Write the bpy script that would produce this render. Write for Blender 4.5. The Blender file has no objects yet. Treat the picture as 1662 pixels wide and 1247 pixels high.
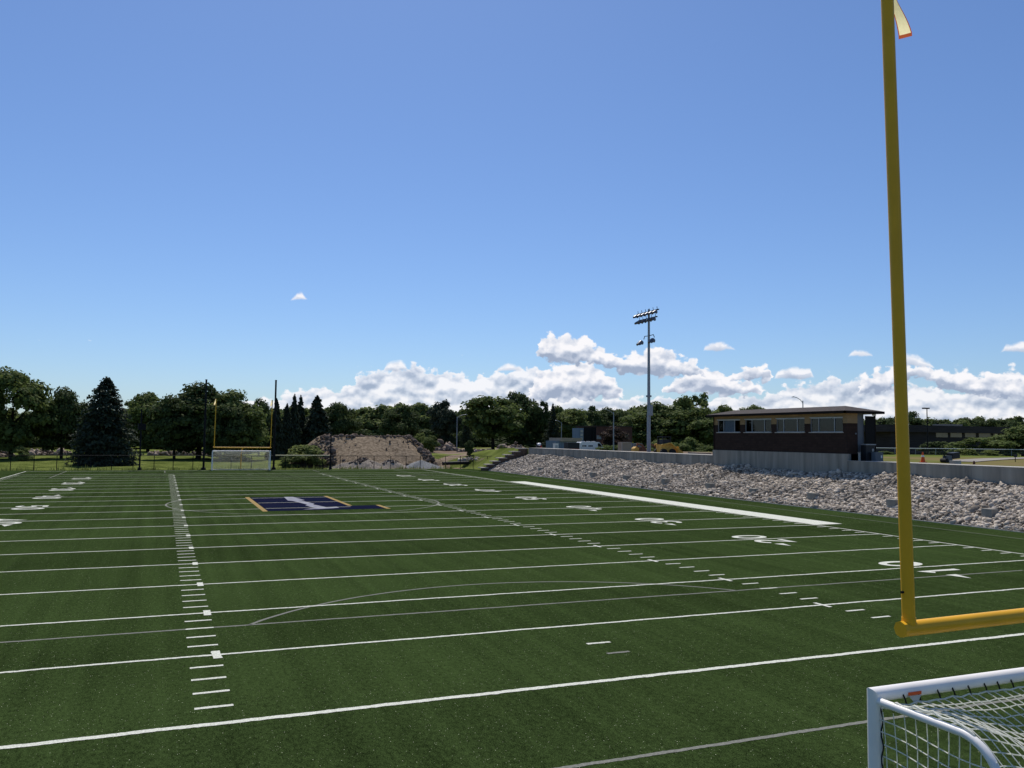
import bpy, bmesh, math, random
import numpy as np
from mathutils import Vector, Matrix
R = math.radians
YD = .9144
random.seed(7)
rng = np.random.default_rng(11)
S = bpy.context.scene
COL = S.collection

# ------------------------------------------------------------------ camera
F, YAW, PIT, ROL = 1378.13, .38804, .06226, .010874      # focal length in px of the 1662 px wide photograph
CAM = np.array([-9.435, -14.895, 4.7175])
_F = np.array([math.sin(YAW), math.cos(YAW), 0]); _R = np.array([math.cos(YAW), -math.sin(YAW), 0]); _U = np.array([0, 0, 1.])
_f = math.cos(PIT)*_F + math.sin(PIT)*_U; _u = -math.sin(PIT)*_F + math.cos(PIT)*_U
_r2 = math.cos(ROL)*_R + math.sin(ROL)*_u; _u2 = -math.sin(ROL)*_R + math.cos(ROL)*_u
cam = bpy.data.cameras.new('camera'); co = bpy.data.objects.new('camera', cam); COL.objects.link(co)
cam.sensor_width = 36; cam.lens = F/1662*36; cam.clip_start = .1; cam.clip_end = 5000
m = Matrix.Identity(4)
for i in range(3):
    m[i][0], m[i][1], m[i][2], m[i][3] = _r2[i], _u2[i], -_f[i], CAM[i]
co.matrix_world = m
S.camera = co

def ray(px, py):                       # direction seen at a pixel of the photograph
    return (px-831)/F*_r2 - (py-623.5)/F*_u2 + _f
def at(px, py, Y):                     # point at that pixel on the plane y = Y
    v = ray(px, py); return CAM + v*(Y-CAM[1])/v[1]
def azel(px, py):
    v = ray(px, py); v = v/np.linalg.norm(v)
    return math.degrees(math.atan2(v[0], v[1])), math.degrees(math.asin(v[2]))

# ------------------------------------------------------------------ light, sky, exposure
SUN_EL, SUN_AZ = 57., 12.               # azimuth from +Y towards +X
S.view_settings.view_transform = 'Standard'; S.view_settings.look = 'None'
S.view_settings.exposure = 0.0; S.view_settings.gamma = 1; S.view_settings.use_curve_mapping = False
sl = bpy.data.lights.new('sun', 'SUN'); sl.energy = 4.0; sl.angle = R(.5); sl.color = (1, .955, .89)
so = bpy.data.objects.new('sun', sl); COL.objects.link(so)
sd = Vector((math.sin(R(SUN_AZ))*math.cos(R(SUN_EL)), math.cos(R(SUN_AZ))*math.cos(R(SUN_EL)), math.sin(R(SUN_EL))))
so.rotation_euler = sd.to_track_quat('Z', 'Y').to_euler(); so.location = (0, 0, 60)

W = bpy.data.worlds.new('World'); S.world = W; W.use_nodes = True
nt = W.node_tree; N = nt.nodes; Lk = nt.links
bgn = N['Background']
sky = N.new('ShaderNodeTexSky'); sky.sky_type = 'NISHITA'; sky.sun_disc = False
sky.sun_elevation = R(SUN_EL); sky.sun_rotation = R(SUN_AZ); sky.altitude = 200
sky.air_density = 1.0; sky.dust_density = .5; sky.ozone_density = 2.0
SKY_STRENGTH = .106
def wm(op, a, b=None, c=None, clamp=False):
    n = N.new('ShaderNodeMath'); n.operation = op; n.use_clamp = clamp
    for i, x in enumerate((a, b, c)):
        if x is None: continue
        if hasattr(x, 'is_output'): Lk.new(x, n.inputs[i])
        else: n.inputs[i].default_value = x
    return n.outputs[0]
def wsmooth(x, a, b):
    n = N.new('ShaderNodeMapRange'); n.interpolation_type = 'SMOOTHSTEP'
    Lk.new(x, n.inputs['Value']); n.inputs['From Min'].default_value = a; n.inputs['From Max'].default_value = b
    return n.outputs[0]
def wnoise(vec, scale, detail, rough=.55):
    n = N.new('ShaderNodeTexNoise'); n.noise_dimensions = '2D'; Lk.new(vec, n.inputs['Vector'])
    n.inputs['Scale'].default_value = scale; n.inputs['Detail'].default_value = detail; n.inputs['Roughness'].default_value = rough
    return n
tc = N.new('ShaderNodeTexCoord'); sx = N.new('ShaderNodeSeparateXYZ'); Lk.new(tc.outputs['Generated'], sx.inputs[0])
DEG = 57.29578
az = wm('MULTIPLY', wm('ARCTAN2', sx.outputs[0], sx.outputs[1]), DEG)
el = wm('MULTIPLY', wm('ARCSINE', sx.outputs[2]), DEG)
U0, U1, V0, V1 = -22., 62., -3., 13.
def wcomb(x, y):
    n = N.new('ShaderNodeCombineXYZ')
    for i, q in enumerate((x, y)):
        if hasattr(q, 'is_output'): Lk.new(q, n.inputs[i])
        else: n.inputs[i].default_value = q
    return n.outputs[0]
pv = wcomb(az, wm('MULTIPLY', el, 1.25))
w1 = N.new('ShaderNodeSeparateColor'); Lk.new(wnoise(pv, .55, 3, .5).outputs['Color'], w1.inputs[0])
w2 = N.new('ShaderNodeSeparateColor'); Lk.new(wnoise(pv, 1.7, 3, .5).outputs['Color'], w2.inputs[0])
def warp(base, a, b, i):
    x = wm('MULTIPLY_ADD', wm('SUBTRACT', w1.outputs[i], .5), a, base)
    return wm('MULTIPLY_ADD', wm('SUBTRACT', w2.outputs[i], .5), b, x)
puff0 = wnoise(pv, .85, 3, .42).outputs['Fac']
pv2 = wcomb(wm('ADD', az, -.10), wm('MULTIPLY_ADD', el, 1.25, .34))
puff1 = wnoise(pv2, .85, 3, .42).outputs['Fac']
relief = wm('SUBTRACT', puff0, puff1)
puffd = wnoise(pv, 1.3, 4, .5).outputs['Fac']
broad = wnoise(pv, .42, 2, .5).outputs['Fac']
def curve(pts, un):
    n = N.new('ShaderNodeFloatCurve'); Lk.new(un, n.inputs['Value']); c = n.mapping.curves[0]
    pts = sorted(((u-U0)/(U1-U0), (v-V0)/(V1-V0)) for u, v in pts)
    pts = [(0, pts[0][1])] + [p for p in pts if 0 < p[0] < 1] + [(1, pts[-1][1])]
    while len(c.points) < len(pts): c.points.new(.5, .5)
    for q, p in zip(c.points, pts): q.location = p; q.handle_type = 'VECTOR'
    n.mapping.update()
    return wm('MULTIPLY_ADD', n.outputs[0], V1-V0, V0)
def layer(segs, soft=.28, lowband=False, wa=1., amp=1.3):
    vw = warp(el, .5*wa, .55*wa, 1); un = wm('DIVIDE', wm('SUBTRACT', warp(az, .9*wa, .8*wa, 0), U0), U1-U0)
    top, bot = [], []
    for seg in segs:
        a = azel(seg[0][0]-12, seg[0][2]); b = azel(seg[-1][0]+12, seg[-1][2])
        top.append((a[0], a[1]-.55)); bot.append(a)
        for px, t, bb in seg:
            p = azel(px, t); top.append(p); bot.append((p[0], -2.9 if lowband else azel(px, bb)[1]))
        top.append((b[0], b[1]-.55)); bot.append(b)
    t, b = curve(top, un), curve(bot, un)
    et = wm('SUBTRACT', t, vw); eb = wm('MULTIPLY', wm('SUBTRACT', vw, b), 1.7)
    d = wm('MINIMUM', et, eb)
    d = wm('MULTIPLY_ADD', wm('SUBTRACT', puffd, .5), amp, wm('ADD', d, .13))
    alpha = wsmooth(d, 0., soft)
    rel = wm('DIVIDE', wm('SUBTRACT', vw, b), wm('MAXIMUM', wm('SUBTRACT', t, b), .3))
    return alpha, rel, et, vw
BIG = [[(874, 556, 574), (884, 547, 582), (897, 541, 590), (906, 551, 592), (921, 543, 591), (950, 547, 591), (960, 561, 588), (985, 570, 596), (1010, 578, 604), (1034, 575, 609), (1062, 563, 611), (1090, 571, 611), (1102, 584, 611), (1110, 581, 611), (1130, 587, 610), (1140, 603, 610)], [(1192, 606, 618), (1215, 597, 619), (1246, 597, 617)]]
SMALL = [[(480, 477, 486), (494, 478, 485)], [(628, 590, 602), (650, 586, 602), (662, 594, 603)], [(810, 596, 603), (828, 592, 602), (845, 594, 601)],
 
 [(1146, 561, 569), (1158, 557, 569), (1172, 556, 569), (1190, 562, 568)], [(1262, 604, 614), (1285, 594, 615), (1300, 600, 615), (1316, 599, 612)],
 [(1384, 570, 576), (1412, 570, 579)], [(1456, 578, 592), (1480, 578, 594), (1512, 590, 596)], [(1630, 560, 572), (1660, 556, 572), (1700, 558, 572), (1730, 566, 574)]]
MID = [[(862, 630, 652), (872, 606, 650), (890, 598, 649), (928, 593, 649), (945, 584, 648), (962, 588, 648), (975, 600, 647), (998, 620, 646), (1010, 636, 646)],
 [(1080, 628, 638), (1100, 612, 638), (1150, 598, 639), (1166, 597, 639), (1180, 613, 640), (1200, 615, 640), (1234, 625, 640)],
 [(1400, 610, 640), (1440, 600, 636), (1470, 592, 612), (1500, 593, 613), (1522, 602, 622), (1540, 605, 637), (1560, 603, 638), (1584, 615, 638), (1600, 606, 640), (1640, 612, 650), (1700, 604, 640), (1780, 620, 650)]]
LOW = [[(300, 668, 700), (430, 652, 700), (500, 634, 700), (520, 628, 700), (555, 636, 700), (580, 610, 700), (605, 603, 700), (640, 599, 700), (675, 591, 700), (690, 604, 700), (730, 606, 700), (770, 616, 700), (800, 610, 700), (850, 600, 700), (880, 600, 700),
 (930, 640, 700), (1000, 648, 700), (1050, 650, 700), (1075, 640, 700), (1100, 652, 700), (1160, 650, 700), (1200, 640, 700), (1262, 640, 700), (1282, 622, 700), (1330, 622, 700), (1350, 611, 700), (1380, 626, 700), (1405, 610, 700), (1440, 620, 700), (1500, 630, 700), (1560, 640, 700), (1600, 620, 700), (1640, 600, 700), (1700, 610, 700), (1800, 640, 700)]]
skyc = N.new('ShaderNodeVectorMath'); skyc.operation = 'SCALE'; Lk.new(sky.outputs[0], skyc.inputs[0]); skyc.inputs[3].default_value = SKY_STRENGTH
tint = N.new('ShaderNodeVectorMath'); tint.operation = 'MULTIPLY'; Lk.new(skyc.outputs[0], tint.inputs[0]); tint.inputs[1].default_value = (.63, .78, 1.02)   # deep clear-air blue
cur = tint.outputs[0]
for segs, low, op, wa in ((LOW, True, .90, 1.), (MID, False, 1., .85), (BIG, False, 1., .8), (SMALL, False, .92, .14)):
    al, rel, et, vw = layer(segs, lowband=low, wa=wa, amp=.5 if wa < .7 else 1.5)
    lit = wm('ADD', wm('MULTIPLY_ADD', relief, 2.3, .62), wm('MULTIPLY', wm('SUBTRACT', puffd, .5), .6))
    if low:
        sh = wm('ADD', lit, wm('MULTIPLY_ADD', broad, 1.5, -.72), clamp=True)
    else:
        sh = wm('ADD', wm('MULTIPLY_ADD', wsmooth(rel, .05, .75), .95, -.62), lit, clamp=True)
    sh = wm('MAXIMUM', sh, wm('SUBTRACT', .95, wm('MULTIPLY', et, 1.25)), clamp=True)
    cr = N.new('ShaderNodeValToRGB'); Lk.new(sh, cr.inputs[0])
    e = cr.color_ramp.elements; e[0].position = 0; e[0].color = (.35, .42, .56, 1); e[1].position = 1; e[1].color = (.96, .95, .98, 1)
    k = e.new(.5); k.color = (.64, .69, .80, 1)
    mx = N.new('ShaderNodeMix'); mx.data_type = 'RGBA'
    Lk.new(wm('MULTIPLY', al, op), mx.inputs[0]); Lk.new(cur, mx.inputs[6]); Lk.new(cr.outputs[0], mx.inputs[7])
    cur = mx.outputs[2]
Lk.new(cur, bgn.inputs[0]); bgn.inputs[1].default_value = 1.0
W.cycles.sampling_method = 'MANUAL'; W.cycles.sample_map_resolution = 512
S.cycles.max_bounces = 6; S.cycles.transparent_max_bounces = 16

# ------------------------------------------------------------------ materials
def mat(name, col, rough=.7, var=.18, scale=4., bump=0., metal=0., spec=.3, island=0., trans=0., stretch=None, detail=5, col2=None, bdist=.02, coat=0.):
    M = bpy.data.materials.new(name); M.use_nodes = True
    t = M.node_tree; n = t.nodes; l = t.links; p = n['Principled BSDF']
    p.inputs['Roughness'].default_value = rough; p.inputs['Metallic'].default_value = metal
    p.inputs['Specular IOR Level'].default_value = spec; p.inputs['Coat Weight'].default_value = coat
    g = n.new('ShaderNodeTexCoord'); vec = g.outputs['Object']
    if stretch:
        mp = n.new('ShaderNodeMapping'); mp.inputs['Scale'].default_value = stretch; l.new(vec, mp.inputs[0]); vec = mp.outputs[0]
    no = n.new('ShaderNodeTexNoise'); l.new(vec, no.inputs['Vector']); no.inputs['Scale'].default_value = scale; no.inputs['Detail'].default_value = detail
    fac = no.outputs['Fac']
    if island:
        ge = n.new('ShaderNodeNewGeometry'); oi = n.new('ShaderNodeObjectInfo')
        ad = n.new('ShaderNodeMath'); ad.operation = 'ADD'; l.new(ge.outputs['Random Per Island'], ad.inputs[0]); l.new(oi.outputs['Random'], ad.inputs[1])
        fr = n.new('ShaderNodeMath'); fr.operation = 'FRACT'; l.new(ad.outputs[0], fr.inputs[0])
        mm = n.new('ShaderNodeMix'); mm.inputs[0].default_value = island; l.new(no.outputs['Fac'], mm.inputs[2]); l.new(fr.outputs[0], mm.inputs[3]); fac = mm.outputs[0]
    r = n.new('ShaderNodeValToRGB'); l.new(fac, r.inputs[0]); e = r.color_ramp.elements
    a = [c*(1-var) for c in col]; b = [min(1, c*(1+var)) for c in (col2 or col)]
    lo, hi = (.1, .9) if island else (.3, .7)
    e[0].position = lo; e[0].color = (*a, 1); e[1].position = hi; e[1].color = (*b, 1)
    l.new(r.outputs[0], p.inputs['Base Color'])
    if bump:
        b_ = n.new('ShaderNodeBump'); b_.inputs['Strength'].default_value = bump; b_.inputs['Distance'].default_value = bdist
        n2 = n.new('ShaderNodeTexNoise'); l.new(vec, n2.inputs['Vector']); n2.inputs['Scale'].default_value = scale*3; n2.inputs['Detail'].default_value = 6
        l.new(n2.outputs['Fac'], b_.inputs['Height']); l.new(b_.outputs[0], p.inputs['Normal'])
    if trans:
        tr = n.new('ShaderNodeBsdfTranslucent'); l.new(r.outputs[0], tr.inputs[0]); ms = n.new('ShaderNodeMixShader'); ms.inputs[0].default_value = trans
        l.new(p.outputs[0], ms.inputs[1]); l.new(tr.outputs[0], ms.inputs[2]); l.new(ms.outputs[0], n['Material Output'].inputs[0])
    return M

def turf_mat():
    M = bpy.data.materials.new('artificial_turf'); M.use_nodes = True
    t = M.node_tree; n = t.nodes; l = t.links; p = n['Principled BSDF']
    def mth(op, a, b=None, clamp=False):
        k = n.new('ShaderNodeMath'); k.operation = op; k.use_clamp = clamp
        for i, x in enumerate((a, b)):
            if x is None: continue
            if hasattr(x, 'is_output'): l.new(x, k.inputs[i])
            else: k.inputs[i].default_value = x
        return k.outputs[0]
    def noise(scale, detail, st=(1, 1, 1)):
        mp = n.new('ShaderNodeMapping'); mp.inputs['Scale'].default_value = st; l.new(g.outputs['Object'], mp.inputs[0])
        k = n.new('ShaderNodeTexNoise'); l.new(mp.outputs[0], k.inputs['Vector']); k.inputs['Scale'].default_value = scale; k.inputs['Detail'].default_value = detail; return k.outputs['Fac']
    g = n.new('ShaderNodeTexCoord'); s = n.new('ShaderNodeSeparateXYZ'); l.new(g.outputs['Object'], s.inputs[0])
    panel = mth('FLOOR', mth('DIVIDE', mth('ADD', s.outputs[1], .02), 4.572))
    wn = n.new('ShaderNodeTexWhiteNoise'); wn.noise_dimensions = '1D'; l.new(panel, wn.inputs['W'])
    v = mth('MULTIPLY', mth('SUBTRACT', wn.outputs['Value'], .5), .15)
    v = mth('ADD', v, mth('MULTIPLY', mth('SUBTRACT', noise(.22, 4), .5), .42))
    v = mth('ADD', v, mth('MULTIPLY', mth('SUBTRACT', noise(.55, 3, (3.4, .07, 1)), .5), .55))     # brushing streaks along the field
    v = mth('ADD', v, mth('MULTIPLY', mth('SUBTRACT', noise(5, 4), .5), .30))
    v = mth('ADD', v, mth('MULTIPLY', mth('SUBTRACT', noise(15, 3, (1, .55, 1)), .5), .95))
    v = mth('ADD', v, mth('MULTIPLY', mth('SUBTRACT', noise(46, 4), .5), 2.3))
    r = n.new('ShaderNodeValToRGB'); l.new(mth('ADD', v, .5), r.inputs[0]); e = r.color_ramp.elements
    e[0].position = .05; e[0].color = (.0086, .0142, .0046, 1); e[1].position = .95; e[1].color = (.057, .090, .0265, 1)
    # sparkle on the fibre tips, painted into the base colour as pale specks
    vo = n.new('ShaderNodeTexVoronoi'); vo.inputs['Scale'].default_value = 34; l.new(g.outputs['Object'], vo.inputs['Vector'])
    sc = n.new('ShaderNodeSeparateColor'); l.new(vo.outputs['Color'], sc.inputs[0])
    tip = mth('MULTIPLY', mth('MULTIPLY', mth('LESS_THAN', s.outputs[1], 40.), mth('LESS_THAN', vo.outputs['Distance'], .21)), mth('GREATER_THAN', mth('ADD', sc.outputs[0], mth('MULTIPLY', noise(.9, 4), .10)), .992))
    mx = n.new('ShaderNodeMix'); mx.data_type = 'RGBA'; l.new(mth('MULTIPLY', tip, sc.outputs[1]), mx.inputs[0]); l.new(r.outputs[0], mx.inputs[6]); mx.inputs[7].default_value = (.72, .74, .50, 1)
    l.new(mx.outputs[2], p.inputs['Base Color']); p.inputs['Roughness'].default_value = .8; p.inputs['Specular IOR Level'].default_value = .0
    p.inputs['Sheen Weight'].default_value = .0; p.inputs['Sheen Roughness'].default_value = .5; p.inputs['Sheen Tint'].default_value = (.55, .75, .4, 1)
    b = n.new('ShaderNodeBump'); b.inputs['Strength'].default_value = .7; b.inputs['Distance'].default_value = .02
    l.new(noise(60, 4), b.inputs['Height']); l.new(b.outputs[0], p.inputs['Normal'])
    return M

M = {}
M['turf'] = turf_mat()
M['line'] = mat('white_turf_paint', (.47, .48, .38), .8, .10, 34, .5, spec=.0, detail=6, col2=(.76, .75, .65))
M['worn_line'] = mat('worn_grey_line', (.20, .20, .17), .85, .25, 25, .5, spec=.0)
M['navy'] = mat('navy_turf', (.010, .012, .030), .8, .3, 20, .4, spec=.0)
M['gold'] = mat('gold_turf', (.33, .235, .10), .8, .15, 20, .4, spec=.0)
M['logo_grey'] = mat('pale_grey_turf', (.27, .27, .30), .8, .35, 2, .3, spec=.0)
M['grass'] = mat('lawn_grass', (.080, .110, .022), .9, .35, .35, .8, spec=.0, col2=(.135, .155, .042), detail=9, bdist=.15)
M['stone'] = mat('riprap_stone', (.165, .138, .110), .9, .2, 9, .4, spec=.02, island=.82, col2=(.57, .49, .395))
M['stone_bed'] = mat('dark_stone_bed', (.075, .07, .062), .95, .5, 6, 1., spec=.05, bdist=.1)
M['rubble'] = mat('broken_rubble', (.10, .075, .06), .9, .3, 3, .5, spec=.05, island=.7, col2=(.33, .26, .20))
M['concrete'] = mat('raw_concrete', (.275, .255, .215), .85, .30, 1.2, .3, spec=.2, stretch=(1.6, 1.6, .16), detail=9)
M['concrete_light'] = mat('pale_concrete', (.42, .39, .34), .9, .15, 2, .3, spec=.2)
M['yellow'] = mat('yellow_powder_coat', (.82, .42, .022), .42, .07, 3, .0, spec=.22, coat=.0)
M['white_metal'] = mat('white_powder_coat', (.92, .87, .80), .4, .05, 3, 0, spec=.5)
M['black_metal'] = mat('black_coated_steel', (.010, .010, .011), .6, .2, 3, 0, spec=.12)
M['net'] = mat('white_net_cord', (.90, .89, .80), .8, .06, 20, 0, trans=.45)
M['galv'] = mat('galvanised_steel', (.27, .285, .31), .48, .12, 1.5, 0, metal=.35, spec=.5, stretch=(3, 3, .3))
M['lamp'] = mat('lamp_housing_metal', (.15, .16, .18), .4, .2, 3, 0, metal=.5)
M['brick'] = None
M['tan_brick'] = None
M['roof'] = mat('grey_brown_shingle', (.062, .050, .043), .9, .28, 3.5, .6, stretch=(1, 1.5, 1), spec=.2)
M['dark_trim'] = mat('dark_brown_trim', (.018, .014, .012), .7, .15, 3, 0, spec=.05)
M['alu'] = mat('aluminium_frame', (.46, .48, .50), .4, .08, 3, 0, metal=.4)
M['soil'] = mat('dry_soil', (.19, .143, .096), .95, .2, 2.2, 1., spec=.0, col2=(.32, .25, .172), detail=10, bdist=.25)
M['clod'] = mat('dark_clods', (.085, .065, .053), .95, .4, 1.6, 1., spec=.0, island=.5, col2=(.17, .135, .108), bdist=.1)
M['gravel_tan'] = mat('tan_gravel', (.34, .29, .235), .95, .3, 6, 1., spec=.05, bdist=.1)
M['gravel_grey'] = mat('grey_gravel', (.30, .30, .29), .95, .25, 6, 1., spec=.05, bdist=.1)
M['block'] = mat('brown_wall_block', (.12, .085, .064), .9, .3, 4, .6, spec=.1)
M['bark'] = mat('tree_bark', (.035, .028, .021), .95, .3, 6, .6, spec=.05, stretch=(1, 1, .2))
M['white'] = mat('white_paint', (.78, .77, .74), .4, .05, 2, 0, spec=.5)
M['glass_dark'] = mat('dark_window_glass', (.012, .015, .018), .06, .2, 1, 0, spec=.8)
M['rubber'] = mat('black_rubber', (.02, .02, .02), .8, .2, 4, 0)
M['orange'] = mat('safety_orange', (.80, .12, .03), .6, .1, 3, 0)
M['blue_grey'] = mat('blue_grey_cladding', (.15, .20, .26), .7, .2, 1.2, .1, stretch=(4, 4, .3))
M['machine_yellow'] = mat('machine_yellow', (.62, .36, .06), .5, .25, 3, .2)
M['machine_rust'] = mat('rusty_brown_steel', (.16, .07, .04), .8, .4, 3, .3)
M['cabinet'] = mat('dark_cabinet_paint', (.018, .020, .024), .5, .2, 2, 0)
M['grey_box'] = mat('grey_enclosure_paint', (.13, .145, .165), .5, .1, 2, 0)
M['mesh_black'] = mat('black_screen_fabric', (.008, .008, .009), .9, .3, 20, .2)
M['road'] = mat('pale_road', (.30, .27, .23), .95, .2, .8, .3, spec=.1)
M['pipe'] = mat('black_drain_pipe', (.012, .011, .011), .6, .2, 3, 0)
M['red'] = mat('red_plastic', (.5, .04, .03), .6, .1, 3, 0)
M['red_brick'] = mat('brown_red_brick', (.085, .040, .032), .9, .25, .9, .2, detail=9)
M['far_wall'] = mat('dark_brown_cladding', (.038, .030, .028), .85, .3, 1.2, .1, stretch=(.3, .3, 3))
M['far_pane'] = mat('tan_window_glass', (.24, .17, .10), .15, .2, .6, 0, spec=.6)
M['tan_panel'] = mat('tan_panel', (.34, .27, .20), .8, .12, 1, 0)
M['pale_roof'] = mat('pale_grey_shingle', (.20, .19, .19), .9, .2, 3, .3)
def leafmat(name, a, b, tr=.28): return mat(name, a, .75, .35, .6, 0, spec=.10, island=.6, col2=b, trans=tr)
M['leaf_dark'] = leafmat('dark_foliage', (0.0364, 0.0546, 0.0182), (0.0858, 0.1144, 0.0364), .3)
M['leaf_mid'] = leafmat('mid_green_foliage', (0.0650, 0.0950, 0.0275), (0.1438, 0.1812, 0.0500), .38)
M['leaf_light'] = leafmat('light_green_foliage', (0.0900, 0.1200, 0.0360), (0.1800, 0.2160, 0.0660), .42)
M['leaf_spruce'] = leafmat('blue_green_needles', (0.0250, 0.0363, 0.0225), (0.0550, 0.0700, 0.0400), .12)
M['leaf_bright'] = leafmat('bright_young_foliage', (.13, .165, .04), (.22, .25, .075), .42)
M['leaf_red'] = leafmat('brownish_foliage', (.040, .028, .022), (.075, .05, .035), .25)

def brickmat(name, c1, c2, mortar):
    m_ = bpy.data.materials.new(name); m_.use_nodes = True; t = m_.node_tree; n = t.nodes; l = t.links; p = n['Principled BSDF']
    g = n.new('ShaderNodeTexCoord'); s = n.new('ShaderNodeSeparateXYZ'); l.new(g.outputs['Object'], s.inputs[0])
    ad = n.new('ShaderNodeMath'); ad.operation = 'ADD'; l.new(s.outputs[0], ad.inputs[0]); l.new(s.outputs[1], ad.inputs[1])
    c = n.new('ShaderNodeCombineXYZ'); l.new(ad.outputs[0], c.inputs[0]); l.new(s.outputs[2], c.inputs[1])
    b = n.new('ShaderNodeTexBrick'); l.new(c.outputs[0], b.inputs[0]); b.inputs['Scale'].default_value = 1
    b.inputs['Brick Width'].default_value = .4; b.inputs['Row Height'].default_value = .2; b.inputs['Mortar Size'].default_value = .01
    b.inputs['Color1'].default_value = (*c1, 1); b.inputs['Color2'].default_value = (*c2, 1); b.inputs['Mortar'].default_value = (*mortar, 1)
    l.new(b.outputs[0], p.inputs['Base Color']); p.inputs['Roughness'].default_value = .9; p.inputs['Specular IOR Level'].default_value = .15
    return m_
M['brick'] = brickmat('dark_brown_brick', (.034, .020, .015), (.048, .029, .022), (.024, .019, .017))
M['tan_brick'] = brickmat('tan_brick', (.30, .205, .105), (.34, .235, .125), (.24, .17, .10))

# ------------------------------------------------------------------ mesh helpers
class MB:
    def __init__(s): s.v = []; s.f = []; s.n = 0
    def add(s, v, f):
        v = np.asarray(v, float).reshape(-1, 3); s.v.append(v)
        s.f += [tuple(i+s.n for i in q) for q in f]; s.n += len(v); return s
    def box(s, c, d, rz=0, rx=0, ry=0):
        c = np.array(c); h = np.array(d)/2
        v = np.array([(x, y, z) for z in (-1, 1) for y in (-1, 1) for x in (-1, 1)])*h
        if rz or rx or ry:
            v = v @ np.array((Matrix.Rotation(rz, 3, 'Z') @ Matrix.Rotation(ry, 3, 'Y') @ Matrix.Rotation(rx, 3, 'X'))).T
        return s.add(v+c, [(0, 2, 3, 1), (4, 5, 7, 6), (0, 1, 5, 4), (2, 6, 7, 3), (0, 4, 6, 2), (1, 3, 7, 5)])
    def tube(s, pts, r, n=10, cap=True, flat=1.):
        pts = np.asarray(pts, float); k = len(pts)
        r = np.full(k, r) if np.isscalar(r) else np.asarray(r, float)
        t = np.gradient(pts, axis=0) if k > 2 else np.repeat((pts[-1:]-pts[:1]), k, 0)
        t /= np.linalg.norm(t, axis=1)[:, None]+1e-12
        a = np.array([0, 0, 1.]) if abs(t[0][2]) < .9 else np.array([1., 0, 0])
        V = []
        for i in range(k):
            x = np.cross(a, t[i]); x /= np.linalg.norm(x); y = np.cross(t[i], x); a = y if abs(np.dot(y, t[min(i+1, k-1)])) < .99 else a
            for j in range(n):
                q = 2*math.pi*j/n; V.append(pts[i]+r[i]*(math.cos(q)*x+flat*math.sin(q)*y))
        Fc = [(i*n+j, i*n+(j+1) % n, (i+1)*n+(j+1) % n, (i+1)*n+j) for i in range(k-1) for j in range(n)]
        s.add(V, Fc)
        if cap: s.add(V[:n], [tuple(range(n-1, -1, -1))]); s.add(V[-n:], [tuple(range(n))])
        return s
    def prism(s, poly, axis, a, b):            # polygon extruded along an axis
        n = len(poly); o = {'x': lambda p, t: (t, p[0], p[1]), 'y': lambda p, t: (p[0], t, p[1]), 'z': lambda p, t: (p[0], p[1], t)}[axis]
        v = [o(p, a) for p in poly]+[o(p, b) for p in poly]
        return s.add(v, [tuple(range(n-1, -1, -1)), tuple(range(n, 2*n))]+[(i, (i+1) % n, n+(i+1) % n, n+i) for i in range(n)])
    def build(s, name, m, parent=None, smooth=False, loc=None):
        v = np.concatenate(s.v) if s.v else np.zeros((0, 3))
        if loc is not None: v = v-np.array(loc)
        me = bpy.data.meshes.new(name); me.from_pydata(v.tolist(), [], s.f)
        return link(name, me, m, parent, smooth, loc)
def link(name, me, m, parent=None, smooth=False, loc=None):
    me.materials.append(m)
    if smooth:
        me.polygons.foreach_set('use_smooth', [True]*len(me.polygons))
    me.update()
    bm = None
    o = bpy.data.objects.new(name, me); COL.objects.link(o)
    if loc is not None: o.location = loc
    if parent: o.parent = parent
    return o
def fixn(o):
    bm = bmesh.new(); bm.from_mesh(o.data); bmesh.ops.recalc_face_normals(bm, faces=bm.faces); bm.to_mesh(o.data); bm.free(); return o
def fast_mesh(name, v, f):                     # v (n,3), f (m,k) arrays
    v = np.ascontiguousarray(v, np.float32); f = np.ascontiguousarray(f, np.int32); k = f.shape[1]
    me = bpy.data.meshes.new(name); me.vertices.add(len(v)); me.vertices.foreach_set('co', v.ravel())
    me.loops.add(f.size); me.loops.foreach_set('vertex_index', f.ravel())
    me.polygons.add(len(f)); me.polygons.foreach_set('loop_start', np.arange(0, f.size, k, dtype=np.int32))
    me.update(calc_edges=True); me.validate(); return me
def tag(o, label=None, cat=None, group=None, kind=None):
    if label: o['label'] = label
    if cat: o['category'] = cat
    if group: o['group'] = group
    if kind: o['kind'] = kind
    return o
def thing(name, loc, label, cat, group=None, rz=0, scale=None):
    o = bpy.data.objects.new(name, None); COL.objects.link(o); o.location = loc; o.rotation_euler = (0, 0, rz)
    o.empty_display_size = .3
    if scale is not None: o.scale = scale
    return tag(o, label, cat, group)
def copy_tree(o, parent=None):
    c = o.copy(); COL.objects.link(c); c.parent = parent
    for ch in list(o.children): copy_tree(ch, c)
    return c
def sm(a, b, t): t = np.clip((t-a)/(b-a), 0, 1); return t*t*(3-2*t)

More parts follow.
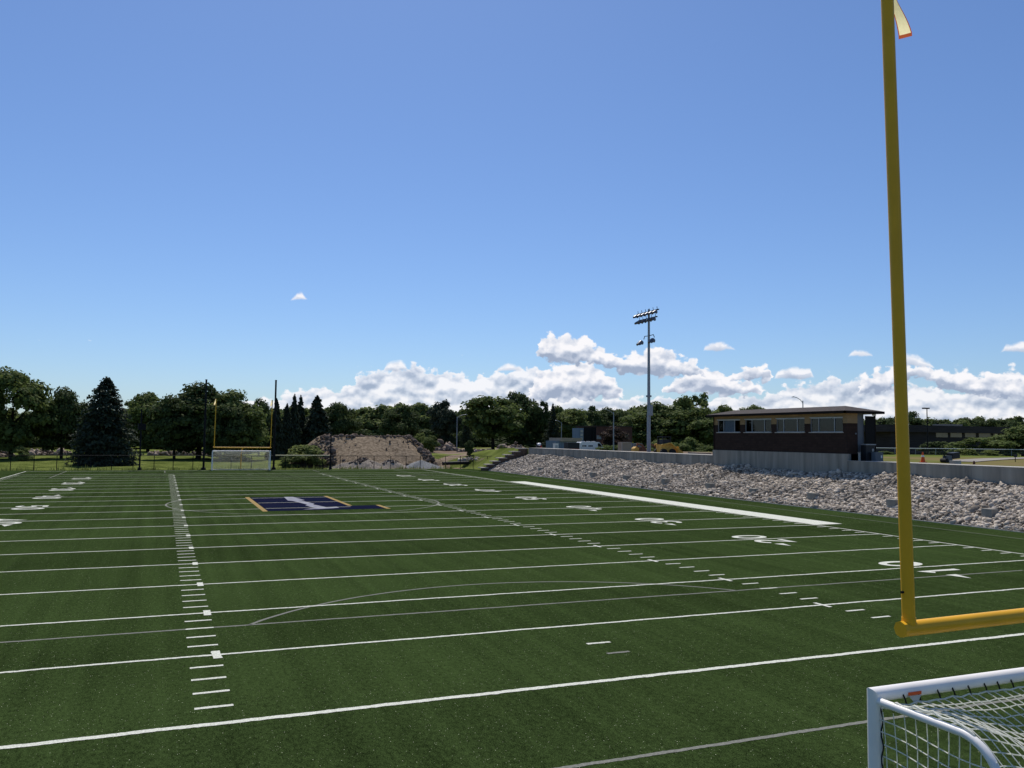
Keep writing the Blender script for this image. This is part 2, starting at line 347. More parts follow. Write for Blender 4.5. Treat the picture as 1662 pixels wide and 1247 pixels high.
# ------------------------------------------------------------------ terrain
X_TOE, X_WALL, Z_ROCK, Z_WALL = 32.4, 38., 2.28, 3.2
def terrain(x, y):
    x = np.asarray(x, float); y = np.asarray(y, float)
    f = np.maximum(sm(74, 122, y)*sm(41, 50, x), sm(99, 130, y))
    P = (3.12-.75*sm(44, 150, x))*(1-f)+1.5*f
    a = 33-21*sm(104, 134, y)
    back = P*np.clip((x-a)/(38-a), 0, 1)
    front = np.where(x > 38.25, P, np.where(x > X_TOE, (x-X_TOE)*.407-.3, -.16))
    h = np.where(y > 96.6, back, front)
    h = np.where((x < 33) & (y <= 103.6), -.16, h)
    h = np.where((x < 30) & (y > 103.6), np.maximum(h, 0)-.02, h)
    h = h + .5*sm(120, 220, y)*(x < 20)*sm(20, 0, x)
    return h
gx = np.unique(np.concatenate([np.arange(-700, -60, 40), np.arange(-60, 20, 2.), np.arange(20, 60, .5), [32.39, 32.41, 38.2, 38.3], np.arange(60, 160, 4), np.arange(160, 1200, 40)]))
gy = np.unique(np.concatenate([np.arange(-120, 0, 20), np.arange(0, 90, 3), np.arange(90, 135, .75), [96.55, 96.65, 103.55, 103.65], np.arange(135, 240, 5), np.arange(240, 1500, 40)]))
GX, GY = np.meshgrid(gx, gy); GZ = terrain(GX, GY)
GZ = GZ+np.where(GY > 105, .06*np.sin(GX*.7)*np.cos(GY*.5)+.05*np.sin(GX*1.9+GY), 0)
nx = len(gx); idx = np.arange(len(gy)*nx).reshape(len(gy), nx)
gf = np.stack([idx[:-1, :-1], idx[:-1, 1:], idx[1:, 1:], idx[1:, :-1]], -1).reshape(-1, 4)
gm = fast_mesh('ground', np.stack([GX, GY, GZ], -1).reshape(-1, 3), gf)
# ground material: lawn with worn and bare soil patches
def ground_mat():
    m_ = M['grass'].copy(); m_.name = 'lawn_and_soil'; t = m_.node_tree; n = t.nodes; l = t.links; p = n['Principled BSDF']
    base = p.inputs['Base Color'].links[0].from_socket
    g = n.new('ShaderNodeTexCoord'); s = n.new('ShaderNodeSeparateXYZ'); l.new(g.outputs['Object'], s.inputs[0])
    def mr(v, a, b):
        k = n.new('ShaderNodeMapRange'); k.interpolation_type = 'SMOOTHSTEP'; l.new(v, k.inputs[0]); k.inputs[1].default_value = a; k.inputs[2].default_value = b; return k.outputs[0]
    def mt(op, a, b):
        k = n.new('ShaderNodeMath'); k.operation = op
        for i, x in enumerate((a, b)):
            if hasattr(x, 'is_output'): l.new(x, k.inputs[i])
            else: k.inputs[i].default_value = x
        return k.outputs[0]
    no = n.new('ShaderNodeTexNoise'); l.new(g.outputs['Object'], no.inputs[0]); no.inputs['Scale'].default_value = .16; no.inputs['Detail'].default_value = 7
    zone = mt('MULTIPLY', mr(s.outputs[0], 12, 20), mr(s.outputs[1], 96, 100))
    near = mt('MULTIPLY', mr(s.outputs[1], 122, 106), mr(s.outputs[0], 37, 27))                       # bare earth next to the fence
    k = mt('ADD', mt('MULTIPLY', near, .20), mt('MULTIPLY', mr(s.outputs[0], 60, 36), .0))
    msk = mr(mt('ADD', no.outputs['Fac'], mt('MULTIPLY', k, 1.)), .56, .66)
    zone2 = mt('MULTIPLY', mr(s.outputs[0], 38, 39), mt('MULTIPLY', mr(s.outputs[0], 60, 48), mr(s.outputs[1], 48, 52)))
    fac = mt('MAXIMUM', mt('MULTIPLY', zone, msk), zone2)
    dirt = n.new('ShaderNodeValToRGB'); l.new(no.outputs['Fac'], dirt.inputs[0]); e = dirt.color_ramp.elements
    e[0].position = .35; e[0].color = (.15, .11, .08, 1); e[1].position = .65; e[1].color = (.27, .205, .15, 1)
    dry = n.new('ShaderNodeMix'); dry.data_type = 'RGBA'
    zr = mt('MULTIPLY', mt('MULTIPLY', mr(s.outputs[0], 38, 39), mr(s.outputs[1], 60, 50)), mr(no.outputs['Fac'], .25, .55))
    l.new(zr, dry.inputs[0]); l.new(base, dry.inputs[6]); dry.inputs[7].default_value = (.19, .15, .07, 1)
    mx = n.new('ShaderNodeMix'); mx.data_type = 'RGBA'; l.new(fac, mx.inputs[0]); l.new(dry.outputs[2], mx.inputs[6]); l.new(dirt.outputs[0], mx.inputs[7])
    l.new(mx.outputs[2], p.inputs['Base Color']); return m_
ground = tag(link('ground', gm, ground_mat(), smooth=True), kind='structure')

# ------------------------------------------------------------------ the playing field
tv = np.array([(-46, -34, 0), (X_TOE-.05, -34, 0), (X_TOE-.05, 103.5, 0), (-46, 103.5, 0)])
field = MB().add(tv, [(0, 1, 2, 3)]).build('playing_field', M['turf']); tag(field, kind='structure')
def strip(mb, p, q, w, z, jit=0., step=None):    # a painted line from p to q, edges slightly ragged
    p = np.array(p, float); q = np.array(q, float); L = np.linalg.norm(q-p); d = (q-p)/L; nrm = np.array([-d[1], d[0]])
    k = max(1, int(L/step)) if step else 1
    ts = np.linspace(0, 1, k+1); c = p+np.outer(ts, q-p)
    wob = np.convolve(rng.normal(0, 1, k+9), np.ones(9)/3, 'valid')*jit*1.3
    a = c+np.outer(w/2+rng.normal(0, 1, k+1)*jit+wob, nrm); b = c+np.outer(-w/2+rng.normal(0, 1, k+1)*jit+wob, nrm)
    v = np.empty((2*(k+1), 3)); v[0::2, :2] = b; v[1::2, :2] = a; v[:, 2] = z
    mb.add(v, [(2*i, 2*i+2, 2*i+3, 2*i+1) for i in range(k)])
HX = 26.667*YD
for yl in range(0, 101, 5):
    mb = MB(); y = yl*YD; near = y < 22
    strip(mb, (-HX, y), (HX, y), .105 if yl % 100 else .15, .006, .006 if near else .003, .06 if near else .5)
    mb.build('yard_line', M['line'], field)
mb = MB(); strip(mb, (-HX, -10*YD), (HX, -10*YD), .12, .006, .004, .2); mb.build('end_line', M['line'], field)
mb = MB(); strip(mb, (-HX, 110*YD), (HX, 110*YD), .16, .006, .004, .5); mb.build('end_line', M['line'], field)
for sgn in (-1, 1):
    mb = MB(); strip(mb, (sgn*HX, -10*YD), (sgn*HX, 110*YD), .12, .010, .004, .3); mb.build('sideline', M['line'], field)
    mb = MB(); strip(mb, (sgn*(HX+.98), 25*YD), (sgn*(HX+.98), 75*YD), 1.83, .014, .006, .3); mb.build('sideline_box', M['line'], field)
    hashes, ticks, marks = MB(), MB(), MB()
    for k in range(1, 100):
        y = k*YD
        if k % 5:
            a = -8.79 if sgn < 0 else 8.22
            strip(hashes, (a, y), (a+.64, y), .105, .006, .004, .08)
            strip(ticks, (sgn*(HX-.72), y), (sgn*(HX-.1), y), .10, .006, .003, .2)
        else:
            x = sgn*8.22
            strip(marks, (x, y-.33), (x, y+.33), .13 if sgn > 0 else .18, .010, .005, .1)
    tag(hashes.build('hash_mark', M['line'], field), kind='stuff'); tag(ticks.build('sideline_tick', M['line'], field), kind='stuff')
    tag(marks.build('hash_cross', M['line'], field), kind='stuff')
for yl in (3, 97):
    mb = MB(); strip(mb, (-.3, yl*YD), (.3, yl*YD), .11, .006, .005, .06); mb.build('conversion_mark', M['line'], field)
# soccer markings, worn grey
def arc(mb, c, r, a0, a1, w, z, n=60):
    t = np.linspace(a0, a1, n+1); v = np.empty((2*(n+1), 3)); j = rng.normal(0, .004, n+1)
    v[0::2, 0] = c[0]+(r+w/2+j)*np.cos(t); v[0::2, 1] = c[1]+(r+w/2+j)*np.sin(t); v[1::2, 0] = c[0]+(r-w/2+j)*np.cos(t); v[1::2, 1] = c[1]+(r-w/2+j)*np.sin(t); v[:, 2] = z
    mb.add(v, [(2*i, 2*i+2, 2*i+3, 2*i+1) for i in range(n)])
for y0, s_ in ((-10*YD, 1), (110*YD, -1)):
    a = math.asin(.6)
    mb = MB(); arc(mb, (0, y0+s_*12*YD), 10*YD, s_*a, s_*(math.pi-a), .10, .004); mb.build('penalty_arc', M['worn_line'], field)
    mb = MB(); w = 22*YD; d = 18*YD
    strip(mb, (-w, y0+s_*d), (w, y0+s_*d), .10, .004, .005, .1); strip(mb, (-w, y0), (-w, y0+s_*(d-.06)), .10, .004, .004, .3); strip(mb, (w, y0), (w, y0+s_*(d-.06)), .10, .004, .004, .3)
    mb.build('penalty_box_line', M['worn_line'], field)
    mb = MB(); w = 10*YD; d = 6*YD
    strip(mb, (-w, y0+s_*d), (w, y0+s_*d), .10, .004, .005, .06); strip(mb, (-w, y0), (-w, y0+s_*(d-.06)), .10, .004, .004, .1); strip(mb, (w, y0), (w, y0+s_*(d-.06)), .10, .004, .004, .1)
    mb.build('goal_area_line', M['worn_line'], field)
    mb = MB(); strip(mb, (-.28, y0+s_*12*YD), (.28, y0+s_*12*YD), .10, .004, .004, .06); mb.build('penalty_spot', M['worn_line'], field)
mb = MB(); arc(mb, (0, 50*YD), 10*YD, 0, 2*math.pi, .12, .004, 120); mb.build('centre_circle', M['worn_line'], field)
for s_ in (-1, 1):
    mb = MB(); strip(mb, (s_*29.65, -10*YD), (s_*29.65, 110*YD), .08, .004, .003, .5); mb.build('touchline', M['worn_line'], field)

# painted yard numbers: strokes in a 1.22 x 1.83 m box, tops towards midfield
def stroke(mb, pts, w, z, T, closed=False):
    pts = [np.array(p, float) for p in pts]; k = len(pts); V = []
    for i in range(k):
        a = pts[i-1] if (i or closed) else None; b = pts[(i+1) % k] if (i < k-1 or closed) else None
        d1 = (pts[i]-a)/np.linalg.norm(pts[i]-a) if a is not None else None; d2 = (b-pts[i])/np.linalg.norm(b-pts[i]) if b is not None else None
        d1 = d2 if d1 is None else d1; d2 = d1 if d2 is None else d2
        n1 = np.array([-d1[1], d1[0]]); n2 = np.array([-d2[1], d2[0]]); nn = n1+n2; nn /= np.linalg.norm(nn); ml = min(1/max(np.dot(nn, n1), .35), 1.6)
        for sg in (1, -1):
            q = T(pts[i]+sg*nn*w/2*ml); V.append((q[0], q[1], z))
    mb.add(V, [(2*i, 2*((i+1) % k), 2*((i+1) % k)+1, 2*i+1) for i in range(k if closed else k-1)])
def ell(cx, cy, rx, ry, a0, a1, n=12):
    return [(cx+rx*math.cos(R(a0+(a1-a0)*i/n)), cy+ry*math.sin(R(a0+(a1-a0)*i/n))) for i in range(n+1)]
GL = {'0': [(ell(.61, .915, .47, .765, 0, 340, 22), True)],
      '1': [([(.32, 1.42), (.61, 1.68), (.61, .0)], False)],
      '2': [(ell(.61, 1.28, .44, .40, 165, -35, 12)+[(.20, .15), (1.12, .15)], False)],
      '3': [(ell(.58, 1.30, .43, .38, 160, -75, 10)+ell(.58, .54, .47, .40, 75, -160, 10), False)],
      '4': [([(.82, .0), (.82, 1.68), (.14, .55), (1.15, .55)], False)],
      '5': [([(1.08, 1.68), (.30, 1.68), (.22, .98)]+ell(.58, .60, .47, .46, 115, -155, 11), False)]}
def number_obj(ch, base, up, right, arrow=0):
    mb = MB()
    T = lambda p: np.array(base)+np.array(up)*p[1]+np.array(right)*p[0]
    for i, (pts, cl) in enumerate(GL[ch]): stroke(mb, pts, .30, .012+.003*i, T, cl)
    return mb.build('yard_number', M['line'], field)
for k in range(10, 100, 10):
    n = str(k if k <= 50 else 100-k); y = k*YD
    for side in (-1, 1):
        up = (-side, 0); right = (0, side); bx = side*17.9
        number_obj(n[0], (bx, y-side*1.50), up, right); number_obj(n[1], (bx, y+side*.26), up, right)
        if k != 50:
            dr = -1 if k < 50 else 1; y1 = y+dr*1.72
            mb = MB(); mb.add([(side*16.35, y1, .012), (side*16.85, y1, .012), (side*16.6, y1+dr*.85, .012)], [(0, 1, 2)]); fixn(mb.build('direction_arrow', M['line'], field))
# midfield emblem: navy block letter edged in gold with a pale grey figure across it
z = .016
lg = MB().add([(-3.35, 39.35, z), (4.0, 39.35, z), (4.0, 42.1, z), (2.1, 42.1, z), (2.1, 51.3, z), (-3.35, 51.3, z)], [(0, 1, 2, 3), (0, 3, 4, 5)]).build('midfield_emblem', M['navy'], field)
mb = MB()
mb.add([(-3.68, 39.1, z), (-3.38, 39.1, z), (-3.38, 51.6, z), (-3.68, 51.6, z)], [(0, 1, 2, 3)])
mb.add([(2.13, 42.13, z), (2.42, 42.13, z), (2.42, 51.6, z), (2.13, 51.6, z)], [(0, 1, 2, 3)])
mb.add([(4.03, 39.2, z), (4.32, 39.2, z), (4.32, 42.3, z), (4.03, 42.3, z)], [(0, 1, 2, 3)])
mb.build('emblem_border', M['gold'], lg)
mb = MB()
P_ = [(x*.72, y) for x, y in [(-1.25, 51.1), (-.35, 51.2), (.15, 47.6), (-.25, 47.3), (.35, 44.2), (.1, 43.7), (.75, 41.2), (1.7, 41.5), (1.75, 40.6), (.2, 40.0), (-1.6, 39.9), (-.4, 40.8), (-.75, 43.0), (-.45, 43.6), (-1.1, 47.0), (-1.5, 47.6)]]
bm = bmesh.new(); bm.faces.new([bm.verts.new((x, y, z+.006)) for x, y in P_]); bmesh.ops.triangulate(bm, faces=bm.faces); bmesh.ops.recalc_face_normals(bm, faces=bm.faces)
me = bpy.data.meshes.new('emblem_figure'); bm.to_mesh(me); bm.free(); link('emblem_figure', me, M['logo_grey'], lg)
mb = MB()
for yy in (45*YD, 50*YD, 55*YD): strip(mb, (-3.3, yy), (2.1, yy), .10, z+.010, .003, .4)
mb.build('emblem_yard_line', M['line'], lg)
mb = MB(); mb.box((X_TOE+.01, 35, .012), (.12, 126, .06)); tag(mb.build('edge_kerb', M['concrete_light']), kind='structure')

# ------------------------------------------------------------------ riprap bank
v = [(X_TOE, -30, -.1), (X_WALL, -30, Z_ROCK-.1), (X_WALL, 96.4, Z_ROCK-.1), (X_TOE, 96.4, -.1)]
tag(MB().add(v, [(0, 1, 2, 3)]).build('stone_bank_bed', M['stone_bed']), kind='structure')
def ico(sub):
    bm = bmesh.new(); bmesh.ops.create_icosphere(bm, subdivisions=sub, radius=1); bm.verts.ensure_lookup_table()
    v = np.array([q.co[:] for q in bm.verts]); f = np.array([[a.index for a in q.verts] for q in bm.faces]); bm.free(); return v, f
def rocks(pos, size, sub, squash=(.75, 1.25), lying=False):
    v0, f0 = ico(sub); n = len(pos)
    sc = size[:, None]*rng.uniform(squash[0], squash[1], (n, 3))*np.array([1.12, 1.12, .8])
    d = rng.normal(0, .16, (n, len(v0)))
    vv = v0[None]*(1+d[:, :, None])*sc[:, None, :]
    q = rng.normal(0, 1, (n, 4)); q /= np.linalg.norm(q, axis=1)[:, None]; w, x, y, z_ = q.T
    Rm = np.stack([np.stack([1-2*(y*y+z_*z_), 2*(x*y-z_*w), 2*(x*z_+y*w)], -1), np.stack([2*(x*y+z_*w), 1-2*(x*x+z_*z_), 2*(y*z_-x*w)], -1), np.stack([2*(x*z_-y*w), 2*(y*z_+x*w), 1-2*(x*x+y*y)], -1)], 1)
    if lying:                                   # flat side down: turn freely about the vertical, tip only a little
        a = rng.uniform(0, 6.283, n); tx = rng.normal(0, .38, n); ca, sa, ct, st_ = np.cos(a), np.sin(a), np.cos(tx), np.sin(tx); o1 = np.zeros(n); e1 = np.ones(n)
        Rz = np.stack([np.stack([ca, -sa, o1], -1), np.stack([sa, ca, o1], -1), np.stack([o1, o1, e1], -1)], 1); Rx = np.stack([np.stack([e1, o1, o1], -1), np.stack([o1, ct, -st_], -1), np.stack([o1, st_, ct], -1)], 1)
        Rm = np.einsum('nij,njk->nik', Rz, np.einsum('nij,njk->nik', Rx, np.swapaxes(Rz, 1, 2)))@np.eye(3); Rm = np.einsum('nij,njk->nik', Rx, Rz)
        vv = vv*np.array([1.12, 1.0, .78])
    vv = np.einsum('nij,nkj->nki', Rm, vv)+pos[:, None]
    ff = f0[None]+(np.arange(n)*len(v0))[:, None, None]
    return vv.reshape(-1, 3), ff.reshape(-1, 3)
n_st = 64000
ry = 8+88*rng.random(n_st)**1.15; rx = X_TOE+.12+(X_WALL-.15-X_TOE)*rng.random(n_st)
und = .10*np.sin(ry*.33+1)*np.sin((rx-X_TOE)*.9)+.07*np.sin(ry*1.1+rx)
rz = (rx-X_TOE)*.407+und*np.clip((rx-X_TOE)*1.2, 0, 1)+rng.uniform(-.05, .06, n_st)
rsz = np.exp(rng.normal(math.log(.068), .40, n_st)); rsz = np.clip(rsz, .035, .23)
# the 300 that show largest in the photograph are stones of their own
P3 = np.stack([rx, ry, rz], -1); dv = P3-CAM; dep = dv@_f
qx = 831+F*(dv@_r2)/dep; vis = (qx < 1664) & (dep > 0)
score = np.where(vis, rsz/dep*(rz > rx*.407-X_TOE*.407-.02), 0); own = np.argsort(-score)[:300]; ownm = np.zeros(n_st, bool); ownm[own] = True
rest = ~ownm; nearm = rest & (ry < 42)
va, fa = rocks(P3[nearm], rsz[nearm], 2, lying=True); farm = rest & ~nearm; vb, fb = rocks(P3[farm], rsz[farm], 1, lying=True)
st = link('riprap_stones', fast_mesh('riprap_stones', np.concatenate([va, vb]), np.concatenate([fa, fb+len(va)])), M['stone'], smooth=False)
tag(st, 'bank of loose pale grey and tan stones sloping from turf up to concrete wall', 'stone bank', kind='stuff')
protos = []
for k in range(12):
    v_, f_ = rocks(np.zeros((1, 3)), np.ones(1), 2); me = fast_mesh('riprap_stone', v_, f_); me.materials.append(M['stone']); protos.append(me)
first_stone = bpy.data.objects.new('riprap_stone', protos[0])
for j, i in enumerate(own):
    o = first_stone if j == 0 else first_stone.copy()
    o.data = protos[j % 12]; COL.objects.link(o); o.location = P3[i]; o.scale = (rsz[i],)*3; o.rotation_euler = (rng.normal(0, .35), rng.normal(0, .35), rng.uniform(0, 6.28))
    tag(o, 'one of the larger loose pale stones on the bank below the concrete wall', 'stone', 'larger stones of the bank')

# concrete blocks in a row low on the bank
bpos = [(33.8, 81.1), (33.8, 74.2), (33.8, 67.3), (33.85, 60.2), (33.85, 53.05), (33.8, 46.), (33.6, 39.9), (33.75, 33.5), (33.85, 26.4), (33.8, 19.5)]
blab = ['farthest of the concrete blocks, low on stone bank below the end of the wall', 'second farthest small concrete block on the stone bank', 'small concrete block on stone bank below the white van', 'small concrete block on stone bank left of the floodlight pole',
        'small concrete block on stone bank just right of floodlight pole', 'small concrete block on stone bank below left corner of the brick press box', 'small concrete block on stone bank under the left windows of press box',
        'small concrete block on stone bank under right window of press box', 'pale concrete block on stone bank just left of near yellow upright', 'nearest grey concrete block on stone bank, right of the near yellow upright']
for (x, y), lb in zip(bpos, blab):
    zz = (x-X_TOE)*.407
    b = MB().box((0, 0, .1), (.55, .66, .62), rz=rng.uniform(-.06, .06)).build('concrete_block', M['concrete'], loc=None); b.location = (x, y, zz)
    bv = b.modifiers.new('bevel', 'BEVEL'); bv.width = .02; bv.segments = 2
    tag(b, lb, 'concrete block', 'concrete blocks along the foot of the stone bank')

# ------------------------------------------------------------------ retaining wall
rw = thing('retaining_wall', (X_WALL+.15, 50, 0), 'long low weathered concrete retaining wall along the top of the stone bank', 'retaining wall')
def wall_run(y0, y1):
    mb = MB(); n = max(1, round((y1-y0)/3.6)); e = np.linspace(y0, y1, n+1)
    for a, b in zip(e[:-1], e[1:]): mb.box((.0, (a+b)/2-50, 1.6), (.30, b-a-.012, 3.2-.004))
    mb.box((.012, (y0+y1)/2-50, 1.55), (.27, y1-y0, 3.1)); mb.build('wall_panel', M['concrete'], rw)
    MB().box((.0, (y0+y1)/2-50, 3.215), (.34, y1-y0, .03)).build('wall_cap', M['concrete_light'], rw)
wall_run(-25, 34.6); wall_run(51.5, 94.8)
M['cap_stone'] = mat('pale_cap_stone', (.52, .46, .38), .9, .12, 3, .2, spec=.1)
# stepped block wall closing the far end of the bank
sw = thing('stepped_block_wall', (35, 96.2, 0), 'dark brown block wall stepping up the far end of the stone bank', 'block wall')
xs = [31.6, 32.4, 33.3, 34.2, 35.2, 36.2, 37.2, 38.3]
for i in range(7):
    top = .35+(3.05-.35)*i/6
    MB().box(((xs[i]+xs[i+1])/2-35, 0, top/2-.2), (xs[i+1]-xs[i]-.004, .8, top+.4)).build('block_tier', M['block'], sw)
    MB().box(((xs[i]+xs[i+1])/2-35-.12, .30, top+.056), (xs[i+1]-xs[i]+.22, 1.5, .11)).build('cap_stone', M['cap_stone'], sw)

# ------------------------------------------------------------------ press box
pb = thing('press_box', (X_WALL, 43, 3), 'single storey dark brick press box with four wide windows and low hipped roof', 'building')
Y0, Y1, X1, ZF = 34.7, 51.4, 41.0, 3.72
def L(*c): return (c[0]-X_WALL, c[1]-43, c[2]-3)
mb = MB(); mb.box(L(X_WALL+.15, (Y0+Y1)/2-.0, (1.2+ZF)/2), (.36, Y1-Y0+.2, ZF-1.2)); mb.box(L((X_WALL+.35+X1)/2, (Y0+Y1)/2, 3.3), (X1-X_WALL-.35, Y1-Y0, .8)); mb.build('foundation', M['concrete'], pb)
wins = [(47.5, 50.8), (43.28, 46.8), (39.25, 42.65), (35.1, 38.6)]; ZS, ZT, ZB = 5.36, 6.46, 6.03
WX = X_WALL+.10                                   # face of the brickwork is WX-.08
def wallseg(mb, a, b, z0, z1): mb.box(L(WX+.1, (a+b)/2, (z0+z1)/2), (.28, b-a, z1-z0))
br, tn = MB(), MB()
wallseg(br, Y0, Y1, ZF, ZS)
edges = [Y0]+sorted(sum(([a, b] for a, b in wins), []))+[Y1]
for a, b in zip(edges[0::2], edges[1::2]):
    wallseg(br, a, b, ZS, ZB); wallseg(tn, a, b, ZB, ZT)
wallseg(tn, Y0, Y1, ZT, 6.86)
br.box(L((WX+.24+39.11)/2, Y0+.14, (ZF-.6+ZB)/2), (39.11-WX-.24, .28, ZB-ZF+.6)); tn.box(L((WX+.24+39.11)/2, Y0+.14, (ZB+6.86)/2), (39.11-WX-.24, .28, 6.86-ZB))
br.box(L((WX+.24+X1)/2, Y1-.14, (ZF+6.86)/2), (X1-WX-.24, .28, 6.86-ZF)); br.box(L(X1-.14, (Y0+1.5+Y1-.28)/2, (ZF-.6+6.86)/2), (.28, Y1-Y0-1.78, 6.86-ZF+.6))
br.box(L((39.3+X1-.28)/2, Y0+1.6, (ZF-.6+6.86)/2), (X1-.28-39.3, .26, 6.86-ZF+.6))
br.box(L(39.0, Y0+.99, (ZF-.6+6.86)/2), (.24, 1.4, 6.86-ZF+.6))
br.build('brick_wall', M['brick'], pb); tn.build('upper_wall', M['tan_brick'], pb)
paneM = {}
for i, ((a, b), blind) in enumerate(zip(wins, (1, 0, 0, 0))):
    fr = MB(); w = .04
    for s0, s1 in ((a, a+w), (b-w, b), (a+(b-a)*.26, a+(b-a)*.26+w), (a+(b-a)*.74, a+(b-a)*.74+w)): fr.box(L(WX+.06, (s0+s1)/2, (ZS+ZT)/2), (.1, s1-s0, ZT-ZS))
    fr.box(L(WX+.06, (a+b)/2, ZT-w/2), (.104, b-a, w)); fr.box(L(WX+.06, (a+b)/2, ZS+w/2), (.104, b-a, w))
    f_ = fr.build('window', M['alu'], pb)
    if 'glass' not in paneM:
        g_ = bpy.data.materials.new('window_glass'); g_.use_nodes = True; t = g_.node_tree; n = t.nodes; l = t.links
        gl = n.new('ShaderNodeBsdfGlossy'); gl.inputs['Roughness'].default_value = .02; tr = n.new('ShaderNodeBsdfTransparent'); tr.inputs[0].default_value = (.62, .66, .70, 1)
        ms = n.new('ShaderNodeMixShader'); ms.inputs[0].default_value = .042
        l.new(tr.outputs[0], ms.inputs[1]); l.new(gl.outputs[0], ms.inputs[2]); l.new(ms.outputs[0], n['Material Output'].inputs[0]); paneM['glass'] = g_
    MB().box(L(WX+.07, (a+b)/2, (ZS+ZT)/2), (.012, b-a-.1, ZT-ZS-.1)).build('pane', paneM['glass'], f_)
    MB().box(L(WX-.06, (a+b)/2, ZS-.035), (.16, b-a+.18, .07)).build('sill', M['concrete_light'], f_)
    MB().box(L(WX-.0, (a+b)/2, ZT+.03), (.19, b-a+.06, .05)).build('head_trim', M['alu'], f_)
    if blind: MB().box(L(WX+.10, a+(b-a)*.5, (ZS+ZT)/2), (.02, (b-a)*.44, ZT-ZS-.1)).build('roller_blind', M['white'], f_)
MB().box(L(39.55, 44.1, ZF+.05), (2.3, 14.3, .1)).build('inside_floor', M['grey_box'], pb)
MB().box(L(39.55, 44.1, 6.77), (2.3, 14.3, .05)).build('ceiling', M['grey_box'], pb)
MB().box(L(38.8, 44.1, 5.0), (.7, 14.2, .06)).build('counter', M['grey_box'], pb)
lp = MB()
for yy in (39.8, 41.6, 45, 49): lp.box(L(40.0, yy, 6.72), (.9, .3, .05))
lp.build('ceiling_light', M['white'], pb)
# hipped roof with overhang
ex0, ex1, ey0, ey1, ez = 37.45, 41.25, 34.25, 51.75, 6.86
rf = MB(); a = [L(ex0, ey0, ez), L(ex1+.0, ey0, ez), L(ex1, ey1, ez), L(ex0, ey1, ez)]; rid = [L(39.35, 36.15, 7.40), L(39.35, 49.85, 7.40)]
up = [(x, y, z+.10) for x, y, z in a]
rf.add(up+rid, [(0, 1, 4), (1, 2, 5, 4), (2, 3, 5), (3, 0, 4, 5)]); fixn(rf.build('roof', M['roof'], pb))
fa_ = MB()
for p_, q_ in ((0, 1), (1, 2), (2, 3), (3, 0)):
    A, B = np.array(a[p_]), np.array(a[q_]); d = (B-A); ln = np.linalg.norm(d); ang = math.atan2(d[1], d[0]); fa_.box((A+B)/2+np.array([0, 0, -.0]), (ln+.12, .12, .19), rz=ang)
fa_.build('fascia', M['dark_trim'], pb)
MB().box(L((ex0+ex1)/2, (ey0+ey1)/2, ez-.04), (ex1-ex0-.14, ey1-ey0-.14, .04)).build('soffit', M['tan_panel'], pb)
MB().box(L(39.54, Y0+.32, (3.12+6.8)/2), (.84, .12, 6.8-3.12)).build('door', M['grey_box'], pb)
MB().box(L(40.46, Y0+1.5, 4.95), (1.0, .2, 3.7)).build('porch_wall', M['brick'], pb)
MB().box(L(40.42, Y0+.1, 5.55), (.9, .06, 2.1)).build('screen_panel', M['mesh_black'], pb)
MB().box(L(40.93, Y0+.12, 5.0), (.10, .12, 3.7)).build('porch_post', M['dark_trim'], pb)
MB().box(L(40.6, Y0-.15, 6.68), (.26, .14, .10)).build('soffit_lamp', M['white'], pb)
MB().tube([L(WX-.12, Y1-.1, 6.8), L(WX-.12, Y1-.1, 3.8)], .045, 8).build('downspout', M['dark_trim'], pb)
MB().box(L(38.9, Y0-.03, 5.25), (.12, .05, .12)).build('outlet_box', M['grey_box'], pb)
uc = thing('utility_cabinet', (39.65, Y0-.45, 3.12), 'tall dark utility cabinet with grey top beside the end of brick press box', 'cabinet')
MB().box((0, 0, .64), (.9, .5, 1.28)).build('cabinet_body', M['cabinet'], uc); MB().box((0, 0, 1.32), (1.0, .6, .08)).build('cabinet_lid', M['galv'], uc); MB().box((.22, -.26, .9), (.16, .03, .22)).build('meter', M['concrete_light'], uc)
ub = thing('electrical_box', (40.0, Y0-1.0, 3.12), 'low grey electrical box with white label, in front of tall dark cabinet', 'electrical box')
MB().box((0, 0, .36), (.75, .4, .72)).build('box_body', M['grey_box'], ub); MB().box((.2, -.21, .42), (.12, .02, .2)).build('warning_label', M['white'], ub); MB().box((0, 0, .74), (.8, .45, .04)).build('box_lid', M['grey_box'], ub)
pp = MB().tube([(0, 0, -.1), (0, 0, .68)], .09, 12); pp.tube([(0, 0, .68), (0, 0, .74)], .11, 12)
p_ = pp.build('bollard', M['concrete_light'], loc=None); p_.location = (38.75, Y0-.5, 3.1); tag(p_, 'short grey green bollard standing left of dark utility cabinet', 'bollard')

